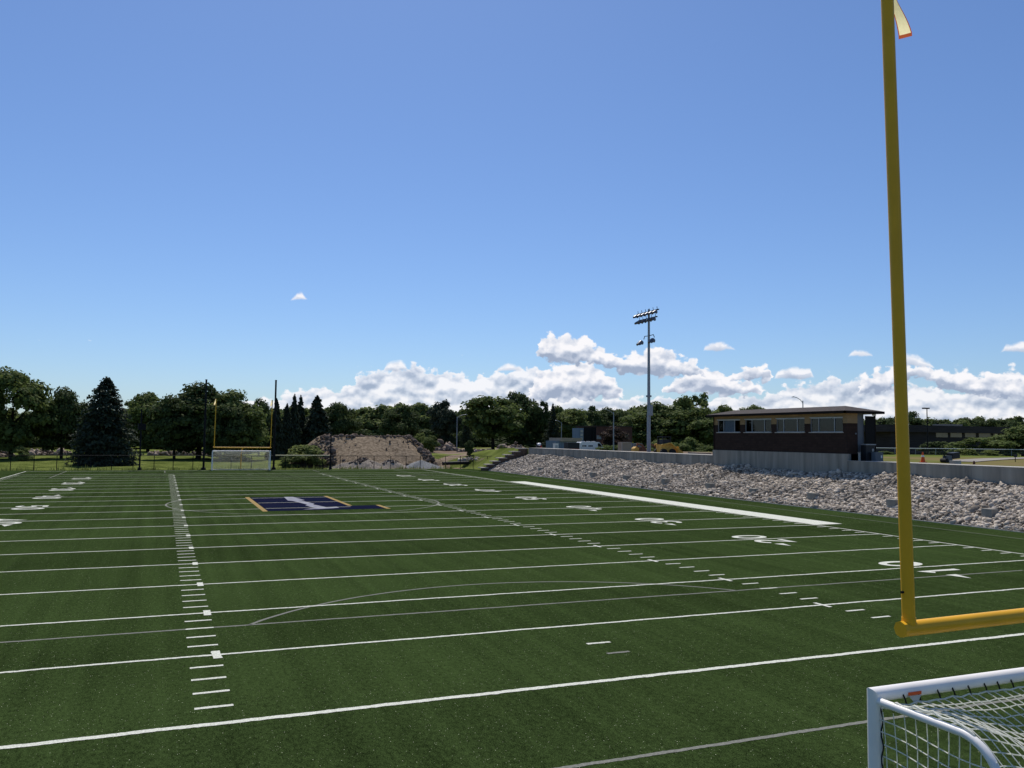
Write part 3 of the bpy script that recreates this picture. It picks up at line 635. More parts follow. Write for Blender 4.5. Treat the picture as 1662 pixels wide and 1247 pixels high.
# ------------------------------------------------------------------ goals
def football_goal(label):
    t = thing('football_goal', (0, 0, 0), label, 'goal post', 'yellow football goal posts')
    hw, zc = 3.555, 3.06
    MB().tube([(-hw-.07, 0, zc), (hw+.07, 0, zc)], .068, 24).build('crossbar', M['yellow'], t, True)
    for s_ in (-1, 1):
        MB().tube([(s_*hw, 0, zc+.0), (s_*hw-.075, 0, zc+6.35)], .0565, 24).build('upright', M['yellow'], t, True)
        MB().tube([(s_*(hw+.066), 0, zc), (s_*(hw+.105), 0, zc)], .074, 8).build('end_cap', M['yellow'], t)
        MB().tube([(s_*hw, 0, zc+.0), (s_*hw, 0, zc+.10)], .0615, 24).build('socket', M['yellow'], t, True)
        b_ = MB(); b_.tube([(s_*(hw+.05), 0, zc+.33), (s_*(hw+.085), 0, zc+.33)], .012, 8); b_.build('bolt', M['black_metal'], t)
    pts = [(0, -1.9, 0), (0, -1.9, 1.5)]+[(0, -1.9+1.3*(1-math.cos(q)), 1.5+1.3*math.sin(q)) for q in np.linspace(.15, 1.57, 10)]+[(0, -.3, 2.9), (0, 0, zc-.02)]
    MB().tube(pts, .075, 16).build('gooseneck_post', M['yellow'], t, True)
    for s_ in (-1, 1):
        # wind ribbon tied to the top of the upright
        n = 16; v, v2 = [], []
        for i in range(n+1):
            u = i/n; dx = -.06+.165*u**1.5; zz = zc+6.30-.74*u; tw = .12+.22*math.sin(u*4)
            for k, e in enumerate((-1, -.84, .84, 1)): v.append((s_*hw+.045+dx+e*.082*math.cos(tw)-.012, .02+e*.082*math.sin(tw)+.03*math.sin(u*5), zz+e*.03*u))
        rb = MB().add(v, [(4*i+1, 4*i+2, 4*i+6, 4*i+5) for i in range(n)]); r_ = rb.build('wind_ribbon', M['ribbon'], t, True)
        bd = MB().add(v, [f for i in range(n) for f in ((4*i, 4*i+1, 4*i+5, 4*i+4), (4*i+2, 4*i+3, 4*i+7, 4*i+6))])
        e = v[-4:]; bd.add(e+[(x, y, z-.035) for x, y, z in e], [(0, 1, 5, 4), (1, 2, 6, 5), (2, 3, 7, 6)]); bd.build('ribbon_hem', M['ribbon_hem'], r_, True)
    return t
M['ribbon'] = mat('cream_ribbon_cloth', (1., .86, .48), .8, .06, 18, .2, trans=.93); M['ribbon_hem'] = mat('orange_ribbon_hem', (.80, .16, .05), .8, .1, 8, 0, trans=.45)
fg = football_goal('near yellow football goal post with cream ribbon, cut by the right edge'); fg.location = (.475, -9.02, 0); fg.rotation_euler = (0, R(-.62), 0)      # the old post leans slightly
fg2 = copy_tree(fg); fg2.location = (.25, 102.3, -.12); fg2.rotation_euler = (0, 0, math.pi)
tag(fg2, 'distant yellow football goal post beyond the far end line between two black poles')

def soccer_goal(label, fine=True):
    t = thing('soccer_goal', (0, 0, 0), label, 'soccer goal', 'white soccer goals with nets')
    hw, H, r = 3.60, 2.50, .062
    q = np.linspace(0, 2*math.pi, 24, endpoint=False); sn, cs = r*np.sin(q), r*np.cos(q)
    ringf = [(i, (i+1) % 24, 24+(i+1) % 24, 24+i) for i in range(24)]
    cA = np.stack([-hw+sn, cs, H-sn], -1); cB = np.stack([hw-sn, cs, H-sn], -1)
    fixn(MB().add(np.concatenate([cA, cB]), ringf).build('crossbar', M['white_metal'], t, True))
    for s_ in (-1, 1):
        fixn(MB().add(np.concatenate([np.stack([s_*hw+(sn if s_ < 0 else -sn), cs, sn*0], -1), cA if s_ < 0 else cB]), ringf).build('goal_post', M['white_metal'], t, True))
        k = [(s_*hw, -.05, H-.045), (s_*hw, -.5, H-.045), (s_*hw, -.86, H-.045)]+[(s_*hw, -.86-.36*math.sin(q), H-.045-.36*(1-math.cos(q))) for q in np.linspace(.12, 1.27, 10)]+[(s_*hw, -1.62, 1.15), (s_*hw, -2.1, .09)]
        MB().tube(k, .034, 14).build('side_stanchion', M['white_metal'], t, True)
        MB().tube([(s_*hw, 0, .045), (s_*hw, -2.12, .045)], .04, 12).build('ground_bar', M['white_metal'], t, True)
    MB().tube([(-hw, -2.12, .045), (hw, -2.12, .045)], .04, 12).build('rear_bar', M['white_metal'], t, True)
    # net: roof-and-back sheet plus two side sheets, square cords with sag
    prof = [(-.075, H-.085), (-.5, H-.26), (-.95, H-.40), (-1.30, H-.62), (-1.60, 1.25), (-1.85, .62), (-2.08, .08)]
    pl = np.array(prof); dl = np.r_[0, np.cumsum(np.linalg.norm(np.diff(pl, axis=0), axis=1))]
    c = .105; nr = int(dl[-1]/c); nc = int(2*hw/c); Tt = np.linspace(0, dl[-1], nr+1); py_ = np.interp(Tt, dl, pl[:, 0]); pz_ = np.interp(Tt, dl, pl[:, 1])
    st_ = np.array([(-.075, H-.09), (-.5, H-.02), (-.90, H-.025), (-1.22, H-.28), (-1.60, 1.22), (-1.86, .65), (-2.09, .09)])
    ds = np.r_[0, np.cumsum(np.linalg.norm(np.diff(st_, axis=0), axis=1))]; sy_ = np.interp(Tt/dl[-1]*ds[-1], ds, st_[:, 0]); sz_ = np.interp(Tt/dl[-1]*ds[-1], ds, st_[:, 1])
    xs_ = np.linspace(-hw, hw, nc+1); ed = np.minimum(1, (hw-np.abs(xs_))/1.1); ed = ed*ed*(3-2*ed)
    G = np.empty((nr+1, nc+1, 3))
    for j in range(nc+1):
        wob = .02*math.sin(j*1.7)+.015*math.sin(j*.45)
        G[:, j, 0] = xs_[j]+.10*np.sin(np.linspace(0, 6, nr+1))*ed[j]+rng.normal(0, .003, nr+1); G[:, j, 1] = sy_+(py_-sy_)*ed[j]+rng.normal(0, .003, nr+1)
        G[:, j, 2] = sz_+(pz_-sz_)*ed[j]+wob*np.sin(np.linspace(0, 3.14, nr+1))*ed[j]+rng.normal(0, .003, nr+1)-.012*(np.arange(nr+1) == 0)*(j % 2)
    net = MB(); rc = .0055
    for j in range(nc+1): net.tube(G[:, j], rc, 4, False)
    for i in range(nr+1): net.tube(G[i], rc*(1.5 if i == 0 else 1), 4, False)
    net.build('roof_net', M['net'], t)
    for s_ in (-1, 1):
        net = MB(); zs = np.arange(.08, H-.12, c); ysd = np.arange(-.08, -2.05, -c)
        lim = lambda y: np.interp(-y, -st_[:, 0], st_[:, 1])
        for y in ysd:
            zt = lim(y)-.03
            if zt > .15:
                q = np.linspace(.06, zt, max(3, int(zt/.12))); net.tube(np.stack([np.full_like(q, s_*hw)+.03*np.sin(q*3+y*4)*s_, y+.03*np.sin(q*2.2), q], -1), rc, 4, False)
        for z_ in zs:
            yb = np.interp(z_, st_[::-1, 1], st_[::-1, 0]) if z_ < st_[3, 1] else np.interp(z_, [st_[3, 1], st_[2, 1]], [st_[3, 0], st_[2, 0]])
            q = np.linspace(-.06, yb+.02, max(3, int(abs(yb)/.12)))
            if abs(yb) > .15: net.tube(np.stack([np.full_like(q, s_*hw)+.03*np.sin(q*4+z_*3)*s_, q, z_+.05*(q/2)+.025*np.sin(q*5+z_)], -1), rc, 4, False)
        net.build('side_net', M['net'], t)
        rope = MB()
        q = np.linspace(.1, H-.1, 60); rope.tube(np.stack([np.full_like(q, s_*(hw-.005)), -.075-.012*np.sin(q*28), q], -1), .007, 5, False); rope.build('lacing_cord', M['black_metal'], t)
        q = np.linspace(.02, 1.0, 40); kk = np.stack([np.full_like(q, s_*hw), -.05-1.2*q+.02*np.sin(q*40), np.interp(-.05-1.2*q, st_[::-1, 0], st_[::-1, 1])+.045+.012*np.cos(q*40)], -1)
        MB().tube(kk, .011, 5, False).build('gathered_net', M['net'], t)
    for x in np.arange(-hw+.28, hw-.1, .195):
        x += rng.normal(0, .015); c_ = MB(); c_.tube([(x-.01, -.058, H-.01), (x+.006, -.066, H-.05), (x+.02, -.07, H-.10)], .0075, 5); c_.build('net_tie', M['black_metal'], t)
    s1 = MB().box((-hw+.40, -.0685, H-.012), (.15, .006, .028)).build('warning_sticker', M['orange'], t); MB().add([(-hw+.325, -.071, H-.028), (-hw+.475, -.071, H-.028), (-hw+.41, -.075, H-.115)], [(0, 1, 2)]).build('sticker_tab', M['alu'], s1)
    return t
sg = soccer_goal('near white soccer goal with white net cut by lower right corner'); sg.location = (.005, -9.08, 0)
sg2 = copy_tree(sg); sg2.location = (.08, 101.2, 0); sg2.rotation_euler = (0, 0, math.pi)
tag(sg2, 'distant white soccer goal at far end line under the yellow goal post')

# ------------------------------------------------------------------ far end: fence and poles
FY = 104.0
fe = thing('chain_link_fence', (0, FY, 0), 'long low black chain link fence along the far end of the field', 'fence')
fpx = [17, 55, 92, 127, 147, 181, 216, 250, 281, 313, 375, 408, 463, 495, 523.6, 552, 580, 607, 634, 659, 682, 723, 747, 768, 791, 814]
xsf = sorted([at(p, 755, FY)[0] for p in fpx]+list(np.arange(-62, -32, 2.5)))
for x in xsf:
    MB().tube([(x, 0, -.2), (x, 0, 1.84)], .045, 8).build('fence_post', M['black_metal'], fe)
MB().tube([(xsf[0], 0, 1.83), (xsf[-1], 0, 1.83)], .032, 8).build('top_rail', M['black_metal'], fe)
cl = MB(); sp = .11
for s_ in (1, -1):
    for x in np.arange(xsf[0], xsf[-1]-1.8, sp):
        a_, b_ = (x, x+1.78) if s_ > 0 else (x+1.78, x); w = .0035
        cl.add([(a_-w, .05+.004*s_, .04), (a_+w, .05+.004*s_, .04), (b_+w, .05+.004*s_, 1.82), (b_-w, .05+.004*s_, 1.82)], [(0, 1, 2, 3)])
cl.build('chain_link_mesh', M['black_metal'], fe)
xa, xb = at(447, 740, FY)[0], at(537, 740, FY)[0]
M['fence_cap'] = mat('pale_yellow_cap', (.62, .55, .30), .6, .1, 2, 0)
MB().tube([(xa, 0, 1.87), (xb, 0, 1.87)], .065, 8).build('yellow_rail_cap', M['fence_cap'], fe)
for px, top, r_, lb in ((335, 617, .13, 'taller left black net pole standing behind the far goal'), (448, 618, .13, 'tall right black net pole beside the far goal, rising above the trees'),
                        (230, 665, .10, 'thin black pole with a dark bundle halfway, right of the wide spruce'), (537.5, 703, .09, 'short black pole standing in front of the soil heap')):
    p = at(px, top, FY-.6); t = thing('net_pole', (p[0], FY-.6, 0), lb, 'pole', 'black poles along the far fence')
    MB().tube([(0, 0, -.2), (0, 0, p[2])], [r_*1.05, r_*.9], 12).build('pole_shaft', M['black_metal'], t, True)
    MB().tube([(0, 0, 0), (0, 0, .22), (0, 0, .35)], [r_*2.4, r_*2.2, r_*1.1], 12).build('pole_base', M['black_metal'], t)
    MB().tube([(0, 0, p[2]), (0, 0, p[2]+.08)], [r_*1.15, r_*1.0], 12).build('pole_cap', M['black_metal'], t)
    if px == 230: MB().box((.1, 0, 5.5), (.9, .5, .8), rz=.2).build('net_bundle', M['black_metal'], t)

wv = []
rw_ = np.random.default_rng(5); nw = 2600; wx = rw_.uniform(-45, 30, nw); wy = FY+rw_.normal(.25, .35, nw); wh = np.exp(rw_.normal(-1.5, .5, nw)); keep = np.sin(wx*.9)+np.sin(wx*2.3+1) > rw_.uniform(-2, 1.6, nw)
wx, wy, wh = wx[keep], wy[keep], wh[keep]; wa_ = rw_.uniform(0, 6.28, len(wx)); wd_ = .05
lx, ly = np.cos(wa_)*wd_, np.sin(wa_)*wd_; tx_, ty_ = rw_.normal(0, .08, (2, len(wx)))
wv = np.stack([np.stack([wx-lx, wy-ly, wx*0-.05], -1), np.stack([wx+lx, wy+ly, wx*0-.05], -1), np.stack([wx+lx*.3+tx_, wy+ly*.3+ty_, wh], -1), np.stack([wx-lx*.3+tx_, wy-ly*.3+ty_, wh*.9], -1)], 1).reshape(-1, 3)
tag(link('weeds', fast_mesh('weeds', wv, np.arange(len(wv)).reshape(-1, 4)), M['leaf_bright']), 'yellow green weeds along the foot of the far fence', 'weeds', kind='stuff')
# ------------------------------------------------------------------ soil heaps and rubble
def mound(name, cx, cy, rx_, ry_, h, m_, lab, cat, flat=.0, seed=0, n=70, rough=.06, zb=0., skew=0., wide=0):
    r = np.random.default_rng(seed); a = np.linspace(-1.15, 1.15, n); X, Y = np.meshgrid(a, a); d = np.sqrt(X*X+Y*Y) if not wide else np.sqrt(np.abs(X)**wide+Y*Y)
    ph = r.uniform(0, 6.28, 12); wob = 1+.10*np.sin(3*np.arctan2(Y, X)+ph[0])+.06*np.sin(7*np.arctan2(Y, X)+ph[1])
    t = np.clip((1-d/wob)/(1-flat), 0, 1); Z = t
    nz = sum(np.sin(X*f+ph[i])*np.cos(Y*f*1.1+ph[i+4])/f for i, f in enumerate((5, 9, 17, 31))); Z = Z*h*(1+skew*X)+nz*rough*h*3*np.clip(t*4, 0, 1)+r.normal(0, rough*h*.12, X.shape)*np.clip(t*5, 0, 1)-.12
    v = np.stack([cx+X*rx_, cy+Y*ry_, Z+zb], -1).reshape(-1, 3); ii = np.arange(n*n).reshape(n, n); f = np.stack([ii[:-1, :-1], ii[:-1, 1:], ii[1:, 1:], ii[1:, :-1]], -1).reshape(-1, 4)
    keep = (Z.reshape(-1)[f].max(1) > -.115); f = f[keep]
    o = link(name, fast_mesh(name, v-np.array([cx, cy, zb]), f), m_, smooth=True); o.location = (cx, cy, zb); return tag(o, lab, cat)
def cxat(px, Y): return at(px, 740, Y)[0]
SYH = 120.5
hp = at(600, 709, SYH); heap = thing('soil_heap', (cxat(593, SYH), SYH, 0), 'large flat topped heap of brown soil behind the far fence', 'soil heap')
o = mound('soil_face', 0, 0, (cxat(703, SYH)-cxat(484, SYH))/2, 13.5, hp[2]+.1, M['soil'], None, None, flat=.36, wide=5, seed=3, n=110, rough=.02); o.parent = heap
cp, cs = [], []
hw_ = (cxat(703, SYH)-cxat(484, SYH))/2
def heap_z(x, y):
    d = math.sqrt(abs(x/hw_)**5+(y/13.5)**2); return (hp[2]+.1)*min(1, max(0, (1-d)/.64))
patch = [(rng.uniform(-.55, .55)*hw_, rng.uniform(-11, -4.5)) for _ in range(16)]
for i in range(1000):
    k = rng.random()
    if k < .30: x = -hw_*rng.uniform(.58, 1.0); y = rng.uniform(-11, 0)
    elif k < .62: x = hw_*rng.uniform(.62, 1.0); y = rng.uniform(-11, 0)
    elif k < .96: x = rng.uniform(-.68, .66)*hw_; y = rng.uniform(-4.9, -2.5)
    else: q = patch[rng.integers(16)]; x = q[0]+rng.normal(0, .7); y = q[1]+rng.normal(0, 1.1)
    zt = heap_z(x, y)
    if zt < .05: continue
    cp.append((x, y, zt-.08+rng.uniform(-.06, .05))); cs.append(np.exp(rng.normal(math.log(.17 if k < .62 else .12), .5)))
v_, f_ = rocks(np.array(cp), np.clip(np.array(cs), .05, .5), 1); co_ = link('dark_clods', fast_mesh('dark_clods', v_, f_), M['clod'], heap); tag(co_, kind='stuff')
mound('earth_bank', cxat(703, 113), 113, 6.0, 4.2, 1.35, M['soil'], 'low bank of loose brown earth at the right foot of soil heap', 'earth bank', seed=15, rough=.10)
mound('earth_bank', cxat(500, 113), 113, 3.4, 4.0, 1.9, M['clod'], 'dark rough earth bank behind the green weedy bush left of soil heap', 'earth bank', seed=16, rough=.10)
GYY = 106.6
mound('gravel_pile', cxat(590, GYY), GYY, 4.6, 2.6, at(590, 744, GYY)[2]+.25, M['gravel_tan'], 'tan gravel pile with dark crest at the foot of soil heap, leftmost of three', 'gravel pile', seed=5, rough=.08)
mound('gravel_pile', cxat(634, GYY), GYY, 3.1, 2.2, at(634, 745, GYY)[2]+.15, M['gravel_tan'], 'pointed pale tan gravel pile, middle one at the foot of soil heap', 'gravel pile', seed=6, rough=.04)
mound('gravel_pile', cxat(684, GYY), GYY, 3.6, 2.2, at(684, 747, GYY)[2]+.15, M['gravel_grey'], 'pale grey gravel pile at right foot of the soil heap', 'gravel pile', seed=7, rough=.03)
for pl_, n_c in ((bpy.data.objects['gravel_pile'], 90), (bpy.data.objects['gravel_pile.001'], 40)):
    hgt = max(v.co.z for v in pl_.data.vertices); cc_ = np.stack([rng.normal(0, .9, n_c), rng.normal(-.35, .35, n_c), np.zeros(n_c)], -1); cc_[:, 2] = hgt*(1-np.clip(np.hypot(cc_[:, 0]/4.6, cc_[:, 1]/2.6), 0, 1))-.05
    v_, f_ = rocks(cc_, np.clip(np.exp(rng.normal(math.log(.11), .4, n_c)), .05, .3), 1); tag(link('dark_clods', fast_mesh('dark_clods', v_, f_), M['clod'], pl_), kind='stuff')
def rubble(px0, px1, top, Y, n, lab, name='rubble_heap', big=.45, mat_='rubble', extra=None):
    x0, x1 = cxat(px0, Y), cxat(px1, Y); cx = (x0+x1)/2; zb = float(terrain(cx, Y)); h = max(.5, at((px0+px1)/2, top, Y)[2]-zb); P = []
    for i in range(n):
        u = rng.uniform(-1, 1); w = (1-u*u)**.7; v = rng.uniform(-1, 1); k = rng.random()**.8
        P.append((u*(x1-x0)/2, v*h*1.2*w, h*w*(1-abs(v))*k*.95+.05))
    v_, f_ = rocks(np.array(P), np.clip(np.exp(rng.normal(math.log(big*.62), .45, n)), .10, big*1.7), 1, (.5, 1.4)); o = link(name, fast_mesh(name, v_, f_), M[mat_]); o.location = (cx, Y, zb); return tag(o, lab, 'rubble heap', 'rubble heaps beyond the far fence')
rubble(-30, 24, 727, 160, 160, 'pinkish rubble heap at left edge under the big leafy tree')
rubble(36, 112, 727, 172, 200, 'low heap of pinkish boulders between the two left trees')
rubble(240, 345, 729, 170, 240, 'low grey pink rubble row left of the far goal')
rubble(690, 742, 716, 165, 200, 'rubble heap with concrete slabs beside the street lamp left of the stepped wall', big=.6)
rubble(742, 800, 729, 150, 120, 'low line of grey rubble behind the small lone sapling', big=.35)
rubble(806, 853, 716, 150, 260, 'tall brown rubble heap just left of the concrete wall end', big=.45, mat_='rubble')
rubble(744, 793, 751, 107.5, 160, 'small pile of grey stones just behind the fence right of drain pipe', big=.22, mat_='stone')
p = at(740, 752, 106.5); dp = MB().tube([(-2.1, 0, .3), (2.1, .4, .42)], .26, 14); d_ = dp.build('drain_pipe', M['pipe']); d_.location = (p[0], 106.5, max(p[2]-.35, .1)); tag(d_, 'black drain pipe lying on bare soil behind the far fence', 'pipe')
p = at(832, 728, 148); b_ = MB().box((0, 0, .5), (1.3, .9, 1.1), rz=.2).build('stone_block', M['tan_panel']); b_.location = (p[0], 146.5, float(terrain(p[0], 147))); tag(b_, 'pale square block leaning on tall brown rubble heap', 'stone block')

# ------------------------------------------------------------------ trees
def quads(c, n_, sz, r, elong=1.):                  # leaf-sized quads: centres c, normals n_, size sz
    n = len(c); nn = n_+r.normal(0, .45, (n, 3)); nn /= np.linalg.norm(nn, axis=1)[:, None]; t = r.normal(0, 1, (n, 3)); a = np.cross(nn, t); a /= np.linalg.norm(a, axis=1)[:, None]; b = np.cross(nn, a)
    a = a*sz[:, None]; b = b*sz[:, None]*elong
    v = np.stack([c-a*.5-b*.9, c+a*.9-b*.1, c+a*.3+b*1., c-a*.9+b*.25], 1).reshape(-1, 3)
    return v, np.arange(4*n).reshape(n, 4)
def crown_mesh(seed, n=11000, clumps=38, base=.16, leaf=.017, rad=(.10, .19), shape='round', airy=0.):
    r = np.random.default_rng(seed); C, Nn = [], []
    cc = []
    while len(cc) < clumps:
        p = r.normal(0, 1, 3); p /= np.linalg.norm(p); k = r.uniform(.35, 1)**.6
        zc = base+(1-base)*.47; hz = (1-base)*.5; w = .40
        q = np.array([p[0]*w*k, p[1]*w*k, zc+p[2]*hz*.86*k]); tz = (q[2]-base)/(1-base)
        if shape == 'round': lim = math.sqrt(max(0, 1-(2*tz-.90)**2))*.44
        elif shape == 'oval': lim = math.sin(min(1, max(0, tz))*math.pi)**.6*.36+.04
        elif shape == 'spread': lim = min(.46, .2+.6*tz)*math.sqrt(max(0, 1-max(0, tz-.45)**2/.32))
        else: lim = .42
        if math.hypot(q[0], q[1]) > lim: continue
        cc.append(q)
    cc = np.array(cc); rr = r.uniform(rad[0], rad[1], clumps)
    per = (rr**2/np.sum(rr**2)*n).astype(int)+8
    for c, q, k in zip(cc, rr, per):
        d = r.normal(0, 1, (k, 3)); d /= np.linalg.norm(d, axis=1)[:, None]; d[:, 2] = np.where(d[:, 2] < -.3, -d[:, 2]*.6, d[:, 2])
        rad_ = q*(r.uniform(.62, 1.06, k) if not airy else r.uniform(.25, 1.25, k))
        lump = 1+.16*np.sin(d[:, 0]*9+c[0]*40)*np.sin(d[:, 1]*9+c[1]*40)
        C.append(c+d*(rad_*lump)[:, None]*np.array([1.08, 1.08, .82])); Nn.append(d+np.array([0, 0, .35]))
    C = np.concatenate(C); Nn = np.concatenate(Nn); C[:, 2] = np.clip(C[:, 2], .02, None)
    v, f = quads(C, Nn, leaf*np.exp(r.normal(0, .28, len(C))), r)
    v[:, 2] /= max(1e-3, v[:, 2].max()); v[:, :2] *= .5/np.percentile(np.abs(v[:, :2]), 99.6)
    me = fast_mesh('crown', v, f); return me
def spruce_mesh(seed, levels=30, base=.03, droop=.25, leaf=.014, full=1.):
    r = np.random.default_rng(seed); C, Nn = [], []
    for i in range(levels):
        t = i/levels; z = base+(1-base)*t; Rr = .5*(1-t)**full*(.86+.28*r.random())+.012; nb = int(9+9*(1-t))
        for b in range(nb):
            a = r.uniform(0, 6.283); ln = Rr*r.uniform(.68, 1.08); k = int(10+30*ln/.5); u = r.uniform(.12, 1, k)**.75
            side = r.normal(0, .055*(.3+u*.5), k)*ln*2.4
            x = np.cos(a)*ln*u-np.sin(a)*side; y = np.sin(a)*ln*u+np.cos(a)*side; zz = z-droop*ln*u*u*.5+.07*ln*np.maximum(0, u-.75)*2-np.abs(r.normal(0, .009, k))
            C.append(np.stack([x, y, zz], -1)); Nn.append(np.tile([np.cos(a)*.4, np.sin(a)*.4, 1.], (k, 1)))
    z = np.linspace(.9, 1, 40); C.append(np.stack([r.normal(0, .005, 40), r.normal(0, .005, 40), z], -1)); Nn.append(np.tile([0, 0, 1.], (40, 1)))
    C = np.concatenate(C); C[:, 2] = np.clip(C[:, 2], .004, 1); Nn = np.concatenate(Nn)
    v, f = quads(C, Nn, leaf*np.exp(r.normal(0, .25, len(C))), r, 1.35)
    me = fast_mesh('crown', v, f); return me
def trunk_mesh(seed, h=.55, r0=.026, limbs=5):
    r = np.random.default_rng(seed); mb = MB(); mb.tube([(0, 0, -.03), (0, 0, .02), (.01, 0, h*.5), (-.005, .01, h)], [r0*1.5, r0*1.1, r0*.85, r0*.35], 9)
    for i in range(limbs):
        a = i*2.4+r.uniform(0, 1); z = h*r.uniform(.45, .8); l_ = r.uniform(.16, .28); mb.tube([(0, 0, z), (math.cos(a)*l_*.5, math.sin(a)*l_*.5, z+l_*.45), (math.cos(a)*l_, math.sin(a)*l_, z+l_*1.1)], [r0*.5, r0*.32, r0*.1], 6)
    me = bpy.data.meshes.new('trunk'); me.from_pydata(np.concatenate(mb.v).tolist(), [], mb.f); me.materials.append(M['bark']); return me
CR = {'round': [crown_mesh(s, 15000, 52, .03, .018, (.10, .18)) for s in (1, 2, 3, 4)], 'spread': [crown_mesh(s, 17000, 64, .05, .017, (.09, .16), 'spread') for s in (5, 6)],
      'oval': [crown_mesh(s, 12000, 44, .03, .020, (.09, .16), 'oval') for s in (7, 8, 9)], 'loose': [crown_mesh(s, 10000, 44, .02, .021, (.07, .15), 'oval', 1.) for s in (10, 11)],
      'bush': [crown_mesh(s, 5000, 26, .0, .028, (.13, .24), 'round') for s in (12, 13, 14)],
      'spruce': [spruce_mesh(s) for s in (21, 22, 23)], 'wide_spruce': [spruce_mesh(31, 62, .0, .45, .0125, .62)], 'narrow_spruce': [spruce_mesh(s, 34, .02, .5, .022, .75) for s in (41, 42)]}
TR = {'tree': [trunk_mesh(s) for s in (1, 2, 3)], 'spruce': [trunk_mesh(9, .9, .02, 0)]}
_crowns = {}
def crown_obj(kind, i, mk):
    key = (kind, i % len(CR[kind]), mk)
    if key not in _crowns:
        me = CR[kind][key[1]].copy(); me.materials.clear(); me.materials.append(M[mk]); _crowns[key] = me
    return bpy.data.objects.new('crown', _crowns[key])
_tc = [0]
def tree(name, kind, mk, px, wpx, top, Y, label, cat='tree', group=None, depth=1., sink=0.):
    _tc[0] += 1; i = _tc[0]
    x = at(px, 730, Y)[0]; zb = float(terrain(x, Y))-.15-sink; zt = at(px, top, Y)[2]; h = zt-zb
    wpx *= 1.0 if 'spruce' in kind or 'bush' in kind else 1.2
    w = abs(at(px+wpx/2, 730, Y)[0]-at(px-wpx/2, 730, Y)[0])
    t = thing(name, (x, Y, zb), label, cat, group, rz=(i*2.399) % 6.28, scale=(w, w*depth, h))
    c = crown_obj(kind, i, mk); COL.objects.link(c); c.parent = t
    if 'bush' not in kind:
        tk = bpy.data.objects.new('trunk', TR['spruce' if 'spruce' in kind else 'tree'][i % (1 if 'spruce' in kind else 3)]); COL.objects.link(tk); tk.parent = t
    return t
T = tree
T('deciduous_tree', 'spread', 'leaf_mid', 18, 125, 593, 150, 'big spreading leafy tree at left edge of the photo')
T('deciduous_tree', 'round', 'leaf_dark', 100, 84, 626, 152, 'dark round tree with bare trunk between left edge tree and wide spruce')
T('spruce_tree', 'wide_spruce', 'leaf_spruce', 168, 140, 611, 121, 'broad dark spruce skirted to the lawn, behind the fence at left', sink=.3)
T('deciduous_tree', 'round', 'leaf_mid', 240, 88, 635, 200, 'paler green round tree behind the thin pole right of wide spruce')
T('deciduous_tree', 'round', 'leaf_dark', 322, 140, 618, 150, 'very dark tallest round tree behind left black net pole')
T('deciduous_tree', 'round', 'leaf_mid', 376, 104, 630, 146, 'round sunlit topped tree behind the far goal')
T('deciduous_tree', 'round', 'leaf_dark', 283, 74, 638, 148, 'dark rounded tree at left shoulder of the tallest tree behind the far goal')
T('deciduous_tree', 'oval', 'leaf_dark', 358, 70, 655, 142, 'dark low rounded tree in front of the tall tree at far goal')
T('deciduous_tree', 'round', 'leaf_dark', 420, 50, 644, 176, 'dark dome shaped tree between far goal and right net pole')
for px, w, top, Y, lb in ((447, 24, 647, 150, 'slim spruce directly behind the right black net pole'), (464, 26, 655, 152, 'short narrow spruce second right of the net pole'), (476, 24, 640, 154, 'tallest narrow pointed spruce in the row right of the net pole'),
                          (486, 26, 643, 158, 'narrow spruce right beside the tallest pointed one'), (513, 44, 642, 156, 'wider spruce standing above left end of the soil heap')):
    T('spruce_tree', 'narrow_spruce', 'leaf_spruce', px, w*1.7, top, Y, lb, group='narrow spruces left of the soil heap')
T('deciduous_tree', 'round', 'leaf_dark', 546, 62, 651, 168, 'dark round tree behind the left shoulder of soil heap')
T('deciduous_tree', 'round', 'leaf_dark', 653, 56, 656, 165, 'blackish round tree rising behind the right part of soil heap')
T('pine_tree', 'oval', 'leaf_spruce', 722, 42, 647, 200, 'dark rounded pine left of the thin street lamp')
T('spruce_tree', 'spruce', 'leaf_spruce', 757, 24, 654, 210, 'small pointed spruce just right of the thin street lamp')
T('deciduous_tree', 'loose', 'leaf_mid', 800, 82, 641, 185, 'loose feathery green tree behind the rubble heap')
T('deciduous_tree', 'round', 'leaf_dark', 838, 60, 634, 205, 'tallest dark tree behind the rubble heap left of white van')
T('deciduous_tree', 'oval', 'leaf_dark', 877, 30, 649, 205, 'slender dark tree left of the tall spruce above the wall end')
T('spruce_tree', 'spruce', 'leaf_spruce', 897, 40, 654, 190, 'tall dark spruce above the far end of concrete wall')
T('deciduous_tree', 'round', 'leaf_light', 927, 58, 661, 205, 'pale green round tree behind the blue grey sheds')
T('deciduous_tree', 'oval', 'leaf_dark', 955, 40, 657, 220, 'dark tree behind the black screen and white van')
T('deciduous_tree', 'round', 'leaf_dark', 992, 52, 660, 225, 'dark broad tree behind the street lamp left of floodlight')
T('deciduous_tree', 'round', 'leaf_mid', 1062, 84, 651, 175, 'broad olive green tree behind the floodlight pole')
T('deciduous_tree', 'loose', 'leaf_light', 1114, 32, 640, 190, 'feathery tall tree left of its taller twin beside press box')
T('deciduous_tree', 'loose', 'leaf_light', 1141, 40, 636, 192, 'feathery taller tree right next to the press box roof')
T('deciduous_tree', 'round', 'leaf_mid', 1125, 86, 660, 165, 'dense green tree mass left of the press box wall')
T('deciduous_tree', 'round', 'leaf_mid', 1226, 52, 656, 260, 'distant treetop peeking above the press box roof')
T('deciduous_tree', 'oval', 'leaf_dark', 1447, 34, 676, 175, 'dark tree just left of the near yellow upright')
T('deciduous_tree', 'round', 'leaf_dark', 1478, 42, 667, 180, 'dark tree just right of the near yellow upright by the square lamp')
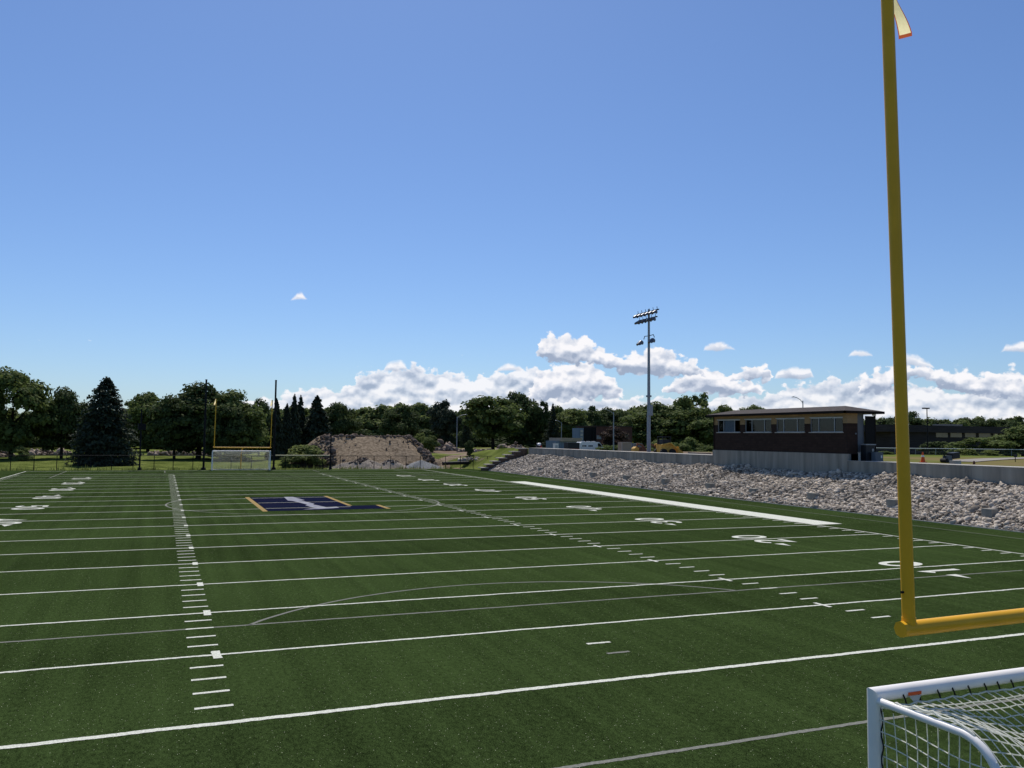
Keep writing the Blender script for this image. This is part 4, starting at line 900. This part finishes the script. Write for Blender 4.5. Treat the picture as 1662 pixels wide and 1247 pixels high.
for px, w, top, Y, lb in ((1530, 44, 680, 240, 'left low dark tree behind the long brown building'), (1566, 44, 677, 240, 'second dark tree behind the long brown building'), (1600, 40, 678, 240, 'middle dark tree behind right half of the long brown building'), (1632, 36, 681, 240, 'right dark tree behind the end of long brown building')):
    T('deciduous_tree', 'round', 'leaf_dark', px, w, top, Y, lb, group='trees behind the long brown building')
T('deciduous_tree', 'round', 'leaf_mid', 1660, 56, 688, 112, 'leafy tree at right edge beside the long brown building')
# young trees
for px, w, top, Y, mk, lb in ((686, 22, 702, 150, 'leaf_bright', 'bright young tree right of the soil heap, taller of the pair'), (699, 24, 706, 146, 'leaf_light', 'fuller young tree right beside the bright one near the soil heap'), (762, 13, 714, 112, 'leaf_dark', 'small dark lone sapling behind the fence'), (816, 9, 722, 128, 'leaf_mid', 'thin wispy sapling in front of the tall rubble heap')):
    T('young_tree', 'oval', mk, px, w, top, Y, lb)
# shrubs
SH = [(492, 72, 721, 110.5, 'leaf_bright', 'bright green weedy bush at left foot of the soil heap'), (470, 36, 738, 108.5, 'leaf_light', 'low green weeds behind the fence right of the net pole'), (984, 30, 722, 120, 'leaf_mid', 'green bush behind the street lamp right of the white van'), (1002, 26, 722, 122, 'leaf_light', 'rounded bush left of the tan box'),
      (1070, 40, 711, 140, 'leaf_light', 'wide light bush right behind the floodlight pole'), (1100, 40, 718, 110, 'leaf_mid', 'bush behind the yellow machine'), (1122, 34, 709, 118, 'leaf_light', 'taller pale shrub left of the press box'), (1146, 34, 722, 110, 'leaf_mid', 'low bush at left corner of the press box'),
      (1600, 74, 710, 98, 'leaf_mid', 'wide green bush in front of the long brown building'), (1570, 28, 728, 84, 'leaf_bright', 'bright yellow green shrub left of its twin on right lawn'), (1607, 24, 730, 84, 'leaf_bright', 'small bright yellow green shrub on right lawn, right of its twin'), (1443, 24, 710, 150, 'leaf_light', 'light bush just left of the near upright'), (1522, 40, 716, 120, 'leaf_dark', 'dark bush under windows of the long brown building'),
      (34, 40, 723, 140, 'leaf_light', 'low bush at the trunk of the left edge tree'), (388, 60, 725, 140, 'leaf_mid', 'brushy weeds behind the far goal'), (1434, 26, 732, 70, 'leaf_mid', 'clipped low hedge on right lawn left of the near upright')]
for px, w, top, Y, mk, lb in SH: T('shrub', 'bush', mk, px, w, top, Y, lb, 'shrub', sink=.1)
T('shrub', 'bush', 'leaf_red', 1000, 44, 690, 150, 'brownish red leaved tree in front of the brick wall', 'shrub')
# distant woods that read as one mass
vs, fs, k = [], [], 0
r_ = np.random.default_rng(77)
for px in list(np.arange(-60, 300, 26))+list(np.arange(380, 1200, 15))+list(np.arange(1190, 1480, 30))+list(np.arange(1500, 1760, 30)):
    Y = r_.uniform(235, 290); x = at(px, 730, Y)[0]; tp = {0: 660}.get(0); tp = 663+r_.uniform(-6, 8) if px < 1180 else 680+r_.uniform(-5, 6)
    if 560 < px < 710: tp = 657+r_.uniform(-4, 8)
    if px < 100: tp = 668
    zt = at(px, tp, Y)[2]; me = CR['round'][k % 4]; n = len(me.vertices); v = np.empty(n*3, np.float32); me.vertices.foreach_get('co', v); v = v.reshape(-1, 4, 3)[r_.random(n//4) < .6]
    v = (v-v.mean(1, keepdims=True))*1.5+v.mean(1, keepdims=True); a = r_.uniform(0, 6.28); w = r_.uniform(12, 17); c, s_ = math.cos(a), math.sin(a); q = v.reshape(-1, 3)
    q = np.stack([(q[:, 0]*c-q[:, 1]*s_)*w+x, (q[:, 0]*s_+q[:, 1]*c)*w+Y, q[:, 2]*zt*1.02], -1); vs.append(q); k += 1
vs = np.concatenate(vs); wd = link('distant_woods', fast_mesh('distant_woods', vs, np.arange(len(vs)).reshape(-1, 4)), M['leaf_light']); tag(wd, 'far continuous band of green woods along the horizon', 'woods', kind='stuff')
vs = []
for px in np.arange(-80, 1500, 30):
    Y = r_.uniform(225, 235); x = at(px, 730, Y)[0]; me = CR['bush'][0]; n = len(me.vertices); v = np.empty(n*3, np.float32); me.vertices.foreach_get('co', v); q = v.reshape(-1, 3).astype(float)
    a = r_.uniform(0, 6.28); c, s_ = math.cos(a), math.sin(a); w = r_.uniform(11, 15); h = r_.uniform(4.5, 7); vs.append(np.stack([(q[:, 0]*c-q[:, 1]*s_)*w+x, (q[:, 0]*s_+q[:, 1]*c)*w*.6+Y, q[:, 2]*h], -1))
vs = np.concatenate(vs); uw_ = link('undergrowth', fast_mesh('undergrowth', vs, np.arange(len(vs)).reshape(-1, 4)), M['leaf_dark']); tag(uw_, 'dark undergrowth along the foot of the distant woods', 'undergrowth', kind='stuff')

# ------------------------------------------------------------------ floodlight and street lamps
fl = thing('floodlight_pole', (42.97, 70.95, 3.0), 'tall grey stadium floodlight pole with two lamp rows behind the concrete wall', 'floodlight')
MB().tube([(0, 0, 0), (0, 0, 4.5)], [.23, .21], 18).build('pole_base', M['galv'], fl, True)
MB().tube([(0, 0, 4.3), (0, 0, 7.6), (0, 0, 16.9)], [.19, .175, .12], 18).build('pole', M['galv'], fl, True)
MB().tube([(0, 0, 6.55), (0, 0, 6.75)], .33, 14).build('collar', M['galv'], fl)
MB().box((.0, -.42, 5.0), (.4, .3, 1.25)).build('ballast_box', M['galv'], fl)
def lamp_head(parent, y, z, tilt, big=1.):
    # aluminium bowl with a long dark visor, aimed down at the field (-x)
    h = MB(); k = 10
    prof = [(0, .05), (.05, .20), (.16, .30), (.24, .33)]
    V = []
    for d, rr in prof:
        for j in range(k): a = 2*math.pi*j/k; V.append((-d, rr*math.cos(a), rr*math.sin(a)))
    for j in range(k):
        a = 2*math.pi*j/k; ext = .24+(.62 if math.sin(a) > -.2 else .05); V.append((-ext, .34*math.cos(a), .34*math.sin(a)))
    Fc = [(i*k+j, i*k+(j+1) % k, (i+1)*k+(j+1) % k, (i+1)*k+j) for i in range(4) for j in range(k)]+[tuple(range(k))]
    Rm = np.array(Matrix.Rotation(-tilt, 3, 'Y')); h.add((np.array(V)*big)@Rm.T+np.array([-.1, y, z]), Fc)
    return h
for zz, ys in ((16.55, (-1.95, -1.1, -.25, .6, 1.45, 2.3)), (15.75, (-1.6, -.75, .45, 1.2, 1.95))):
    ab = MB().box((-.05, (ys[0]+ys[-1])/2, zz+.05), (.12, ys[-1]-ys[0]+.6, .12)); arm = ab.build('crossarm', M['black_metal'], fl)
    for y in ys: lamp_head(fl, y, zz-.12, R(32), .72).build('lamp_head', M['lamp'], fl, True); MB().tube([(-.05, y, zz), (-.12, y, zz+.42)], .03, 6).build('lamp_bracket', M['black_metal'], fl)
for y in (1.25, -1.35):
    MB().tube([(0, 0, 13.75), (0, y*.75, 13.8), (0, y*.9, 13.45)], .045, 8).build('low_arm', M['black_metal'], fl); lamp_head(fl, y, 13.25, R(45), .95).build('lamp_head', M['lamp'], fl, True)
def street_lamp(px, base_py, top_py, Y, dx, lab, metal='galv', square=False):
    p = at(px, top_py, Y); x = p[0]; zb = float(terrain(x, Y))-.1; h = p[2]-zb; t = thing('street_lamp', (x, Y, zb), lab, 'street lamp', 'street lamps beyond the field')
    MB().tube([(0, 0, 0), (0, 0, h*.94 if not square else h)], [.13, .075], 10).build('lamp_post', M[metal], t, True)
    if square:
        MB().box((dx*.5, 0, h), (abs(dx)+.75, .55, .22)).build('lamp_head', M['black_metal'], t)
    else:
        k = [(0, 0, h*.90), (dx*.25, 0, h*.955), (dx*.6, 0, h*.99), (dx*.85, 0, h)]; MB().tube(k, .05, 8).build('lamp_arm', M[metal], t, True)
        MB().tube([(dx*.82, 0, h+.0), (dx*.95, 0, h+.02), (dx*1.12, 0, h-.04)], [.09, .16, .05], 8, flat=.55).build('lamp_head', M[metal], t, True)
    return t
street_lamp(742, 726, 673, 165, 2.2, 'street lamp with arm to the right, left of the feathery tree')
street_lamp(911.5, 727, 683, 170, -1.5, 'street lamp behind the blue grey shed with short curved arm to the left')
street_lamp(996, 733, 665, 118, -2.2, 'street lamp rising in front of the brick wall with arm to left')
street_lamp(1303, 680, 645, 92, -2.0, 'street lamp whose curved arm rises behind the press box roof')
street_lamp(1504.4, 737, 663, 95, -.5, 'black pole lamp with square head right of the near upright', 'black_metal', True)
street_lamp(1427, 725, 686, 150, .05, 'far small black pole lamp seen right of the press box', 'black_metal', True)
street_lamp(1658, 735, 679, 150, -.6, 'black pole lamp with square head at the right edge', 'black_metal', True)

# ------------------------------------------------------------------ buildings and works site behind the wall
def bx(name, px0, px1, top, Y, dep, m_, parent, zb, o_, z0=None):
    x0, x1 = at(px0, 720, Y)[0], at(px1, 720, Y)[0]; zt = at((px0+px1)/2, top, Y)[2]
    return MB().box(((x0+x1)/2-o_[0], Y+dep/2-o_[1], ((z0 if z0 is not None else zb)+zt)/2-o_[2]), (x1-x0, dep, zt-(z0 if z0 is not None else zb))).build(name, m_, parent)
YS = 140; o_ = (at(918, 720, YS)[0], YS, 1.2); shed = thing('site_shed', o_, 'low blue grey shed with flat tan roof above the wall, left of white van', 'shed')
bx('shed_wall', 903, 940, 716, YS, 5, M['blue_grey'], shed, 1.2, o_); zt = at(920, 711, YS)[2]
x0, x1 = at(911, 720, YS)[0], at(940, 720, YS)[0]; MB().box(((x0+x1)/2-o_[0], 2.3, zt-.35-o_[2]), (x1-x0+.6, 5.8, .7)).build('roof', M['tan_panel'], shed)
bx('door', 916, 925, 720, YS-.06, .05, M['cabinet'], shed, 1.2, o_)
o2 = (at(944, 720, 146)[0], 146, 1.2); tw = thing('site_tower', o2, 'narrow blue grey tower beside the black screen', 'tower'); bx('tower_wall', 939, 947, 695, 146, 3, M['blue_grey'], tw, 1.2, o2)
for py in (698, 704, 710): bx('tower_window', 942, 946, py, 145.93, .05, M['concrete_light'], tw, 0, o2, z0=at(944, py+4, 146)[2])
o3 = (at(958, 720, 147.5)[0], 147.5, 1.2); sc_ = thing('black_screen', o3, 'tall black fabric screen on posts behind the white van', 'screen'); bx('screen_fabric', 948, 967.5, 693.5, 147.5, .06, M['mesh_black'], sc_, 1.2, o3)
for px in (948, 962, 967): bx('screen_post', px-.4, px+.4, 692.5, 147.3, .15, M['black_metal'], sc_, 1.2, o3)
o4 = (at(998, 720, 162)[0], 162, 1.2); bk = thing('brick_building', o4, 'brown red brick building half hidden by trees left of floodlight pole', 'building'); bx('brick_wall', 967, 1026, 693, 162, 10, M['red_brick'], bk, 1.2, o4)
bx('roof', 966, 1027, 691.5, 161.8, 10.4, M['far_wall'], bk, 0, o4, z0=at(998, 693, 162)[2]); bx('window', 968.5, 976, 707, 161.9, .08, M['gravel_grey'], bk, 0, o4, z0=at(972, 713, 162)[2])
for px in (984, 1003, 1014): bx('window', px, px+6, 703, 161.9, .08, M['glass_dark'], bk, 0, o4, z0=at(px, 711, 162)[2])
pw = at(902, 719.5, 128); wb = thing('portable_toilet', (pw[0], 128, float(terrain(pw[0], 128))), 'small white upright cabin left of blue grey shed', 'cabin'); hh = pw[2]-float(terrain(pw[0], 128))
MB().box((0, 0, hh/2-.1), (.75, .8, hh)).build('cabin_wall', M['white'], wb); MB().box((0, 0, hh-.06), (.85, .9, .12)).build('roof', M['alu'], wb); MB().box((0, -.42, hh*.45), (.5, .03, hh*.75)).build('door', M['alu'], wb)
# white van, seen from its side, nose to the right
VY = 125; xv0, xv1 = at(939, 720, VY)[0], at(983, 720, VY)[0]; Lv = xv1-xv0; ztv = at(955, 717.5, VY)[2]; zv = ztv-2.35
van = thing('van', ((xv0+xv1)/2, VY, zv), 'white van with dark windscreen parked behind the concrete wall', 'van')
s = Lv/5.2; prof = [(-2.6, .45), (-2.6, 2.15), (-2.45, 2.35), (.75, 2.35), (1.0, 2.25), (1.55, 1.45), (2.3, 1.2), (2.55, .95), (2.6, .45)]
MB().prism([(x*s, z_) for x, z_ in prof], 'y', -.95, .95).build('body', M['white'], van); fixn(van.children[0])
MB().prism([(x*s, z_) for x, z_ in [(.62, 1.45), (.62, 2.12), (.98, 2.12), (1.45, 1.45)]], 'y', -.965, .965).build('windscreen', M['glass_dark'], van)
MB().prism([(x*s, z_) for x, z_ in [(.99, 2.27), (1.54, 1.47), (1.58, 1.47), (1.03, 2.27)]], 'y', -.85, .85).build('front_glass', M['glass_dark'], van)
lt = MB()
for x, w_ in ((-2.2, .22), (-1.9, .14), (-1.68, .2), (-1.05, .22), (-.75, .2), (-.48, .22)): lt.box((x*s, -.956, 1.62), (w_*s, .012, .30))
lt.build('side_lettering', M['cabinet'], van)
for x in (-1.6, 1.65):
    for y in (-.85, .85): w_ = MB().tube([(x*s, y-.1, .36), (x*s, y+.1, .36)], .36, 18).build('wheel', M['rubber'], van); MB().tube([(x*s, y-.11, .36), (x*s, y+.11, .36)], .19, 12).build('rim', M['alu'], w_)
MB().box((2.58*s, 0, .62), (.12, 1.85, .25)).build('bumper', M['grey_box'], van)
for y in (-.7, .7): MB().box((2.55*s, y, .95), (.1, .3, .18)).build('headlight', M['alu'], van)
rk = MB()
for x in (-1.8, -.8, .2): rk.box((x*s, 0, 2.43), (.06, 1.7, .1))
rk.build('roof_rack', M['alu'], van)
pc = at(928, 718.5, 122); car = thing('parked_trailer', (pc[0], 122, float(terrain(pc[0], 122))), 'dark trailer partly hidden by the wall, left of white van', 'trailer'); hh = pc[2]-float(terrain(pc[0], 122))
MB().box((0, 0, hh*.62), (2.3, 1.6, hh*.76)).build('trailer_body', M['cabinet'], car); MB().box((0, -.81, hh*.5), (2.1, .04, .12)).build('side_stripe', M['red'], car)
for x in (-.6, .6): MB().tube([(x, -.8, .32), (x, .8, .32)], .32, 14).build('wheel', M['rubber'], car)
# crates and machines right of the lamp
def crate(px0, px1, top, Y, m_, lab, nm, cat):
    x0, x1 = at(px0, 720, Y)[0], at(px1, 720, Y)[0]; zb = float(terrain((x0+x1)/2, Y)); zt = at((px0+px1)/2, top, Y)[2]; t = thing(nm, ((x0+x1)/2, Y, zb), lab, cat); w = x1-x0; h = zt-zb
    MB().box((0, w*.4, h/2), (w, w*.8, h)).build('box_body', M[m_], t); fr = MB()
    for x in (-w/2, w/2): fr.box((x, -.02, h/2), (.07, .07, h))
    fr.box((0, -.02, h-.03), (w, .075, .06)); fr.box((0, -.02, .05), (w, .075, .06)); fr.build('box_frame', M['concrete_light'], t); return t
crate(1009.5, 1024.5, 718, 95, 'tan_panel', 'tan square container standing behind wall left of floodlight pole', 'container', 'container')
crate(1029, 1042, 720, 97, 'grey_box', 'dark grey container beside the tan one, nearer the floodlight pole', 'container', 'container')
def machine(px, Y, lab, s_=1.):
    p = at(px, 733, Y); zb = float(terrain(p[0], Y)); t = thing('skid_loader', (p[0], Y, zb-.35), lab, 'loader')
    MB().box((.0, 0, .85), (1.5, 1.2, .9)).build('engine_body', M['machine_yellow'], t)
    cb = MB(); cb.box((-.1, 0, 2.15), (1.1, 1.15, .08))
    for x in (-.6, .4):
        for y in (-.52, .52): cb.box((x, y, 1.7), (.08, .08, .9))
    cb.box((-.1, 0, 1.55), (.9, 1.0, .6)); cb.build('cab', M['cabinet'], t)
    for y in (-.7, .7): MB().tube([(-.9, y, 1.25), (.3, y, 1.45), (1.3, y, .75)], .09, 8).build('lift_arm', M['machine_yellow'], t)
    MB().prism([(1.2, .3), (1.95, .3), (1.75, .55), (1.4, .75), (1.25, 1.1)], 'y', -.85, .85).build('bucket', M['machine_yellow'], t)
    for x in (-.55, .55):
        for y in (-.65, .65): MB().tube([(x, y-.14, .42), (x, y+.14, .42)], .42, 14).build('wheel', M['rubber'], t)
    return t
machine(1079, 66, 'small yellow loader with black cab behind the wall right of floodlight pole')
p = at(1040, 730, 85); dg = thing('excavator_arm', (p[0], 85, float(terrain(p[0], 85))), 'rusty brown folded digger attachment lying left of floodlight pole', 'digger arm')
MB().tube([(-.9, 0, .1), (-.5, 0, 1.1), (.2, 0, .9), (.9, 0, .1)], .16, 6).build('boom', M['machine_rust'], dg); MB().prism([(-1.3, 0), (-.6, 0), (-.5, .5), (-.9, .7), (-1.25, .45)], 'y', -.4, .4).build('bucket', M['machine_yellow'], dg); MB().box((.2, .2, .35), (.8, .6, .6)).build('housing', M['machine_rust'], dg)
p = at(1062, 730, 80); bb = MB().tube([(-.9, 0, 1.15), (0, 0, .7), (1.0, 0, .12)], .10, 6).build('loose_beam', M['machine_rust']); bb.location = (p[0], 80, float(terrain(p[0], 80))); tag(bb, 'brown beam leaning down right of the floodlight pole base', 'beam')
p = at(1130, 738, 58); lb = MB().box((0, 0, .12), (.5, 3.4, .22)).build('lumber_stack', M['tan_panel']); lb.location = (p[0]+.4, 58, float(terrain(p[0], 58))); tag(lb, 'tan boards lying on the ground near left corner of the press box', 'lumber')
def person_bag(): pass
p = at(875, 723, 115); zc = float(terrain(p[0], 115)); tb = thing('barrel_barrier', (p[0], 115, zc), 'red and white barrier with white bundle on top at the wall end', 'barrier')
hh = max(.5, at(875, 723, 115)[2]-zc); MB().box((0, 0, hh*.5), (.9, .4, hh)).build('barrier_board', M['cabinet'], tb); MB().tube([(.25, -.25, 0), (.25, -.25, hh*1.0)], [.26, .08], 8).build('red_cone', M['red'], tb)
v_, f_ = rocks(np.array([[0, 0, hh+.15]]), np.array([.28]), 2); link('white_bundle', fast_mesh('white_bundle', v_, f_), M['white'], tb, True)

# right hand lawn
zl = lambda x, y: float(terrain(x, y))
YB = 135; ob = (at(1540, 720, YB)[0], YB, 2.0); lbld = thing('brown_building', ob, 'long low dark brown building with a row of tan windows at right', 'building')
bx('wall', 1446, 1650, 700, YB, 14, M['far_wall'], lbld, 1.8, ob); bx('roof_band', 1440, 1656, 691.5, YB-1.2, 16, M['far_wall'], lbld, 0, ob, z0=at(1540, 702.5, YB)[2])
for a_, b_ in ((1519.5, 1538.5), (1543, 1561.5), (1566.5, 1584), (1589, 1608), (1613, 1620)): bx('window', a_, b_, 702.8, YB-.1, .08, M['far_pane'], lbld, 0, ob, z0=at((a_+b_)/2, 710, YB)[2])
bx('roof_unit', 1536, 1563, 688.8, YB+4, 4, M['tan_panel'], lbld, 0, ob, z0=at(1540, 692, YB)[2])
YH = 170; oh = (at(1430, 720, YH)[0], YH, 2.0); hs = thing('house', oh, 'grey roofed house between press box and the near upright', 'house')
bx('wall', 1419, 1440, 718, YH, 8, M['far_wall'], hs, 1.8, oh); x0, x1 = at(1417, 720, YH)[0]-oh[0], at(1441, 720, YH)[0]-oh[0]; za, zb_ = at(1430, 718, YH)[2]-2, at(1430, 703, YH)[2]-2
MB().add([(x0, -.5, za), (x1, -.5, za), (x1, 8.5, za), (x0, 8.5, za), (x0+1.2, 4, zb_), (x1-2.2, 4, zb_)], [(0, 1, 5, 4), (1, 2, 5), (2, 3, 4, 5), (3, 0, 4), (3, 2, 1, 0)]).build('roof', M['pale_roof'], hs)
bx('window', 1424, 1428, 720, YH-.06, .05, M['far_pane'], hs, 0, oh, z0=at(1426, 724, YH)[2])
# wire fence with pale rail
YR = 92; xa, xb = at(1418, 727, YR)[0], 140.; zr = at(1540, 728.0, YR)[2]
rf_ = thing('rail_fence', ((xa+xb)/2, YR, 2.3), 'low wire fence with a pale top rail crossing the right lawn', 'fence'); cxm = (xa+xb)/2
MB().tube([(xa-cxm, 0, zr-2.3), (xb-cxm, 0, zr-2.3-.15)], .05, 8).build('top_rail', M['white'], rf_)
for x in np.arange(xa, xb, 4.6): MB().tube([(x-cxm, 0, -.6), (x-cxm, 0, zr-2.3+.02)], .04, 6).build('fence_post', M['galv'], rf_)
ww = MB()
for k in range(1, 5): ww.tube([(xa-cxm, 0, (zr-2.3)*(k/5)), (xb-cxm, 0, (zr-2.45)*(k/5))], .007, 4)
ww.build('wire', M['galv'], rf_)
# path
def pathstrip(name, pts, w, m_):
    V = []; pts = np.array(pts, float)
    t = np.gradient(pts, axis=0); t /= np.linalg.norm(t, axis=1)[:, None]
    for p, d in zip(pts, t):
        for s_ in (1, -1): q = p+s_*w/2*np.array([-d[1], d[0]]); V.append((q[0], q[1], zl(q[0], q[1])+.05))
    return tag(MB().add(V, [(2*i, 2*i+2, 2*i+3, 2*i+1) for i in range(len(pts)-1)]).build(name, m_), kind='structure')
def gnd(px, py):
    v = ray(px, py); z0 = 3.0
    for _ in range(8): q = CAM+v*(z0-CAM[2])/v[2]; z0 = zl(q[0], q[1])
    return q[:2]
P1 = [gnd(1720, 742.5), gnd(1662, 744), gnd(1620, 745.5), gnd(1585, 747.5), gnd(1553, 750)]
dense = []
for a_, b_ in zip(P1[:-1], P1[1:]):
    for u in np.linspace(0, 1, 8, endpoint=False): dense.append(a_+(b_-a_)*u)
pathstrip('service_road', dense+[P1[-1]], 2.6, M['road'])
tag(MB().box((X_WALL+1.05, 4.6, 3.18), (1.45, 58, .10)).box((X_WALL+1.05, 73.2, 3.18), (1.45, 43, .10)).build('pavement', M['concrete_light']), kind='structure')
# orange cone, plate compactor, bags, sign post
p = gnd(1490, 751); cn = thing('traffic_cone', (p[0]+.5, p[1], zl(p[0]+.5, p[1])), 'orange traffic cone with white band on right lawn beside the near upright', 'traffic cone')
MB().box((0, 0, .03), (.40, .40, .06)).build('cone_base', M['orange'], cn); c_ = MB().tube([(0, 0, .05), (0, 0, .80)], [.17, .04], 14).build('cone_body', M['orange'], cn, True); MB().tube([(0, 0, .42), (0, 0, .56)], [.117, .09], 14).build('reflective_band', M['white'], cn)
p = gnd(1541, 751.5); pcx = thing('plate_compactor', (p[0]+.3, p[1]+.2, zl(p[0], p[1])), 'small grey and black motor machine standing on the ground behind the wall at right', 'machine')
MB().box((.35, 0, .55), (.75, .55, .45), ry=-.1).build('engine_cover', M['cabinet'], pcx); MB().box((-.25, 0, .35), (.5, .45, .4)).build('motor', M['grey_box'], pcx); MB().box((.1, 0, .08), (1.0, .5, .12)).build('base_plate', M['grey_box'], pcx)
MB().tube([(-.4, 0, .3), (-.7, 0, .75), (-.95, 0, .72)], .035, 8).build('handle', M['black_metal'], pcx); MB().tube([(-.6, -.25, .17), (-.6, .25, .17)], .17, 12).build('wheel', M['rubber'], pcx)
p = gnd(1549, 755); pk = thing('plastic_crate', (p[0]+.1, p[1], zl(p[0], p[1])), 'pale grey ribbed crate on the wall edge below the motor machine', 'crate')
MB().box((0, 0, .16), (.62, .42, .30)).build('crate_body', M['concrete_light'], pk); rb = MB()
for x in (-.24, -.12, 0, .12, .24): rb.box((x, -.215, .16), (.03, .02, .28))
rb.build('crate_rib', M['alu'], pk)
p = gnd(1648, 750); sp_ = thing('marker_sign', (p[0], p[1], zl(p[0], p[1])), 'small dark sign on short post on right lawn', 'sign'); MB().tube([(0, 0, -.1), (0, 0, .5)], .03, 8).build('sign_post', M['black_metal'], sp_); MB().box((0, -.03, .52), (.38, .04, .24)).build('sign_board', M['cabinet'], sp_)
p = gnd(1581, 754); st_ = MB().tube([(0, 0, -.05), (0, 0, .24)], [.10, .06], 7).build('survey_stake', M['machine_rust']); st_.location = (p[0], p[1], zl(p[0], p[1])); tag(st_, 'small rusty stub sticking out of the lawn right of the motor machine', 'stake')
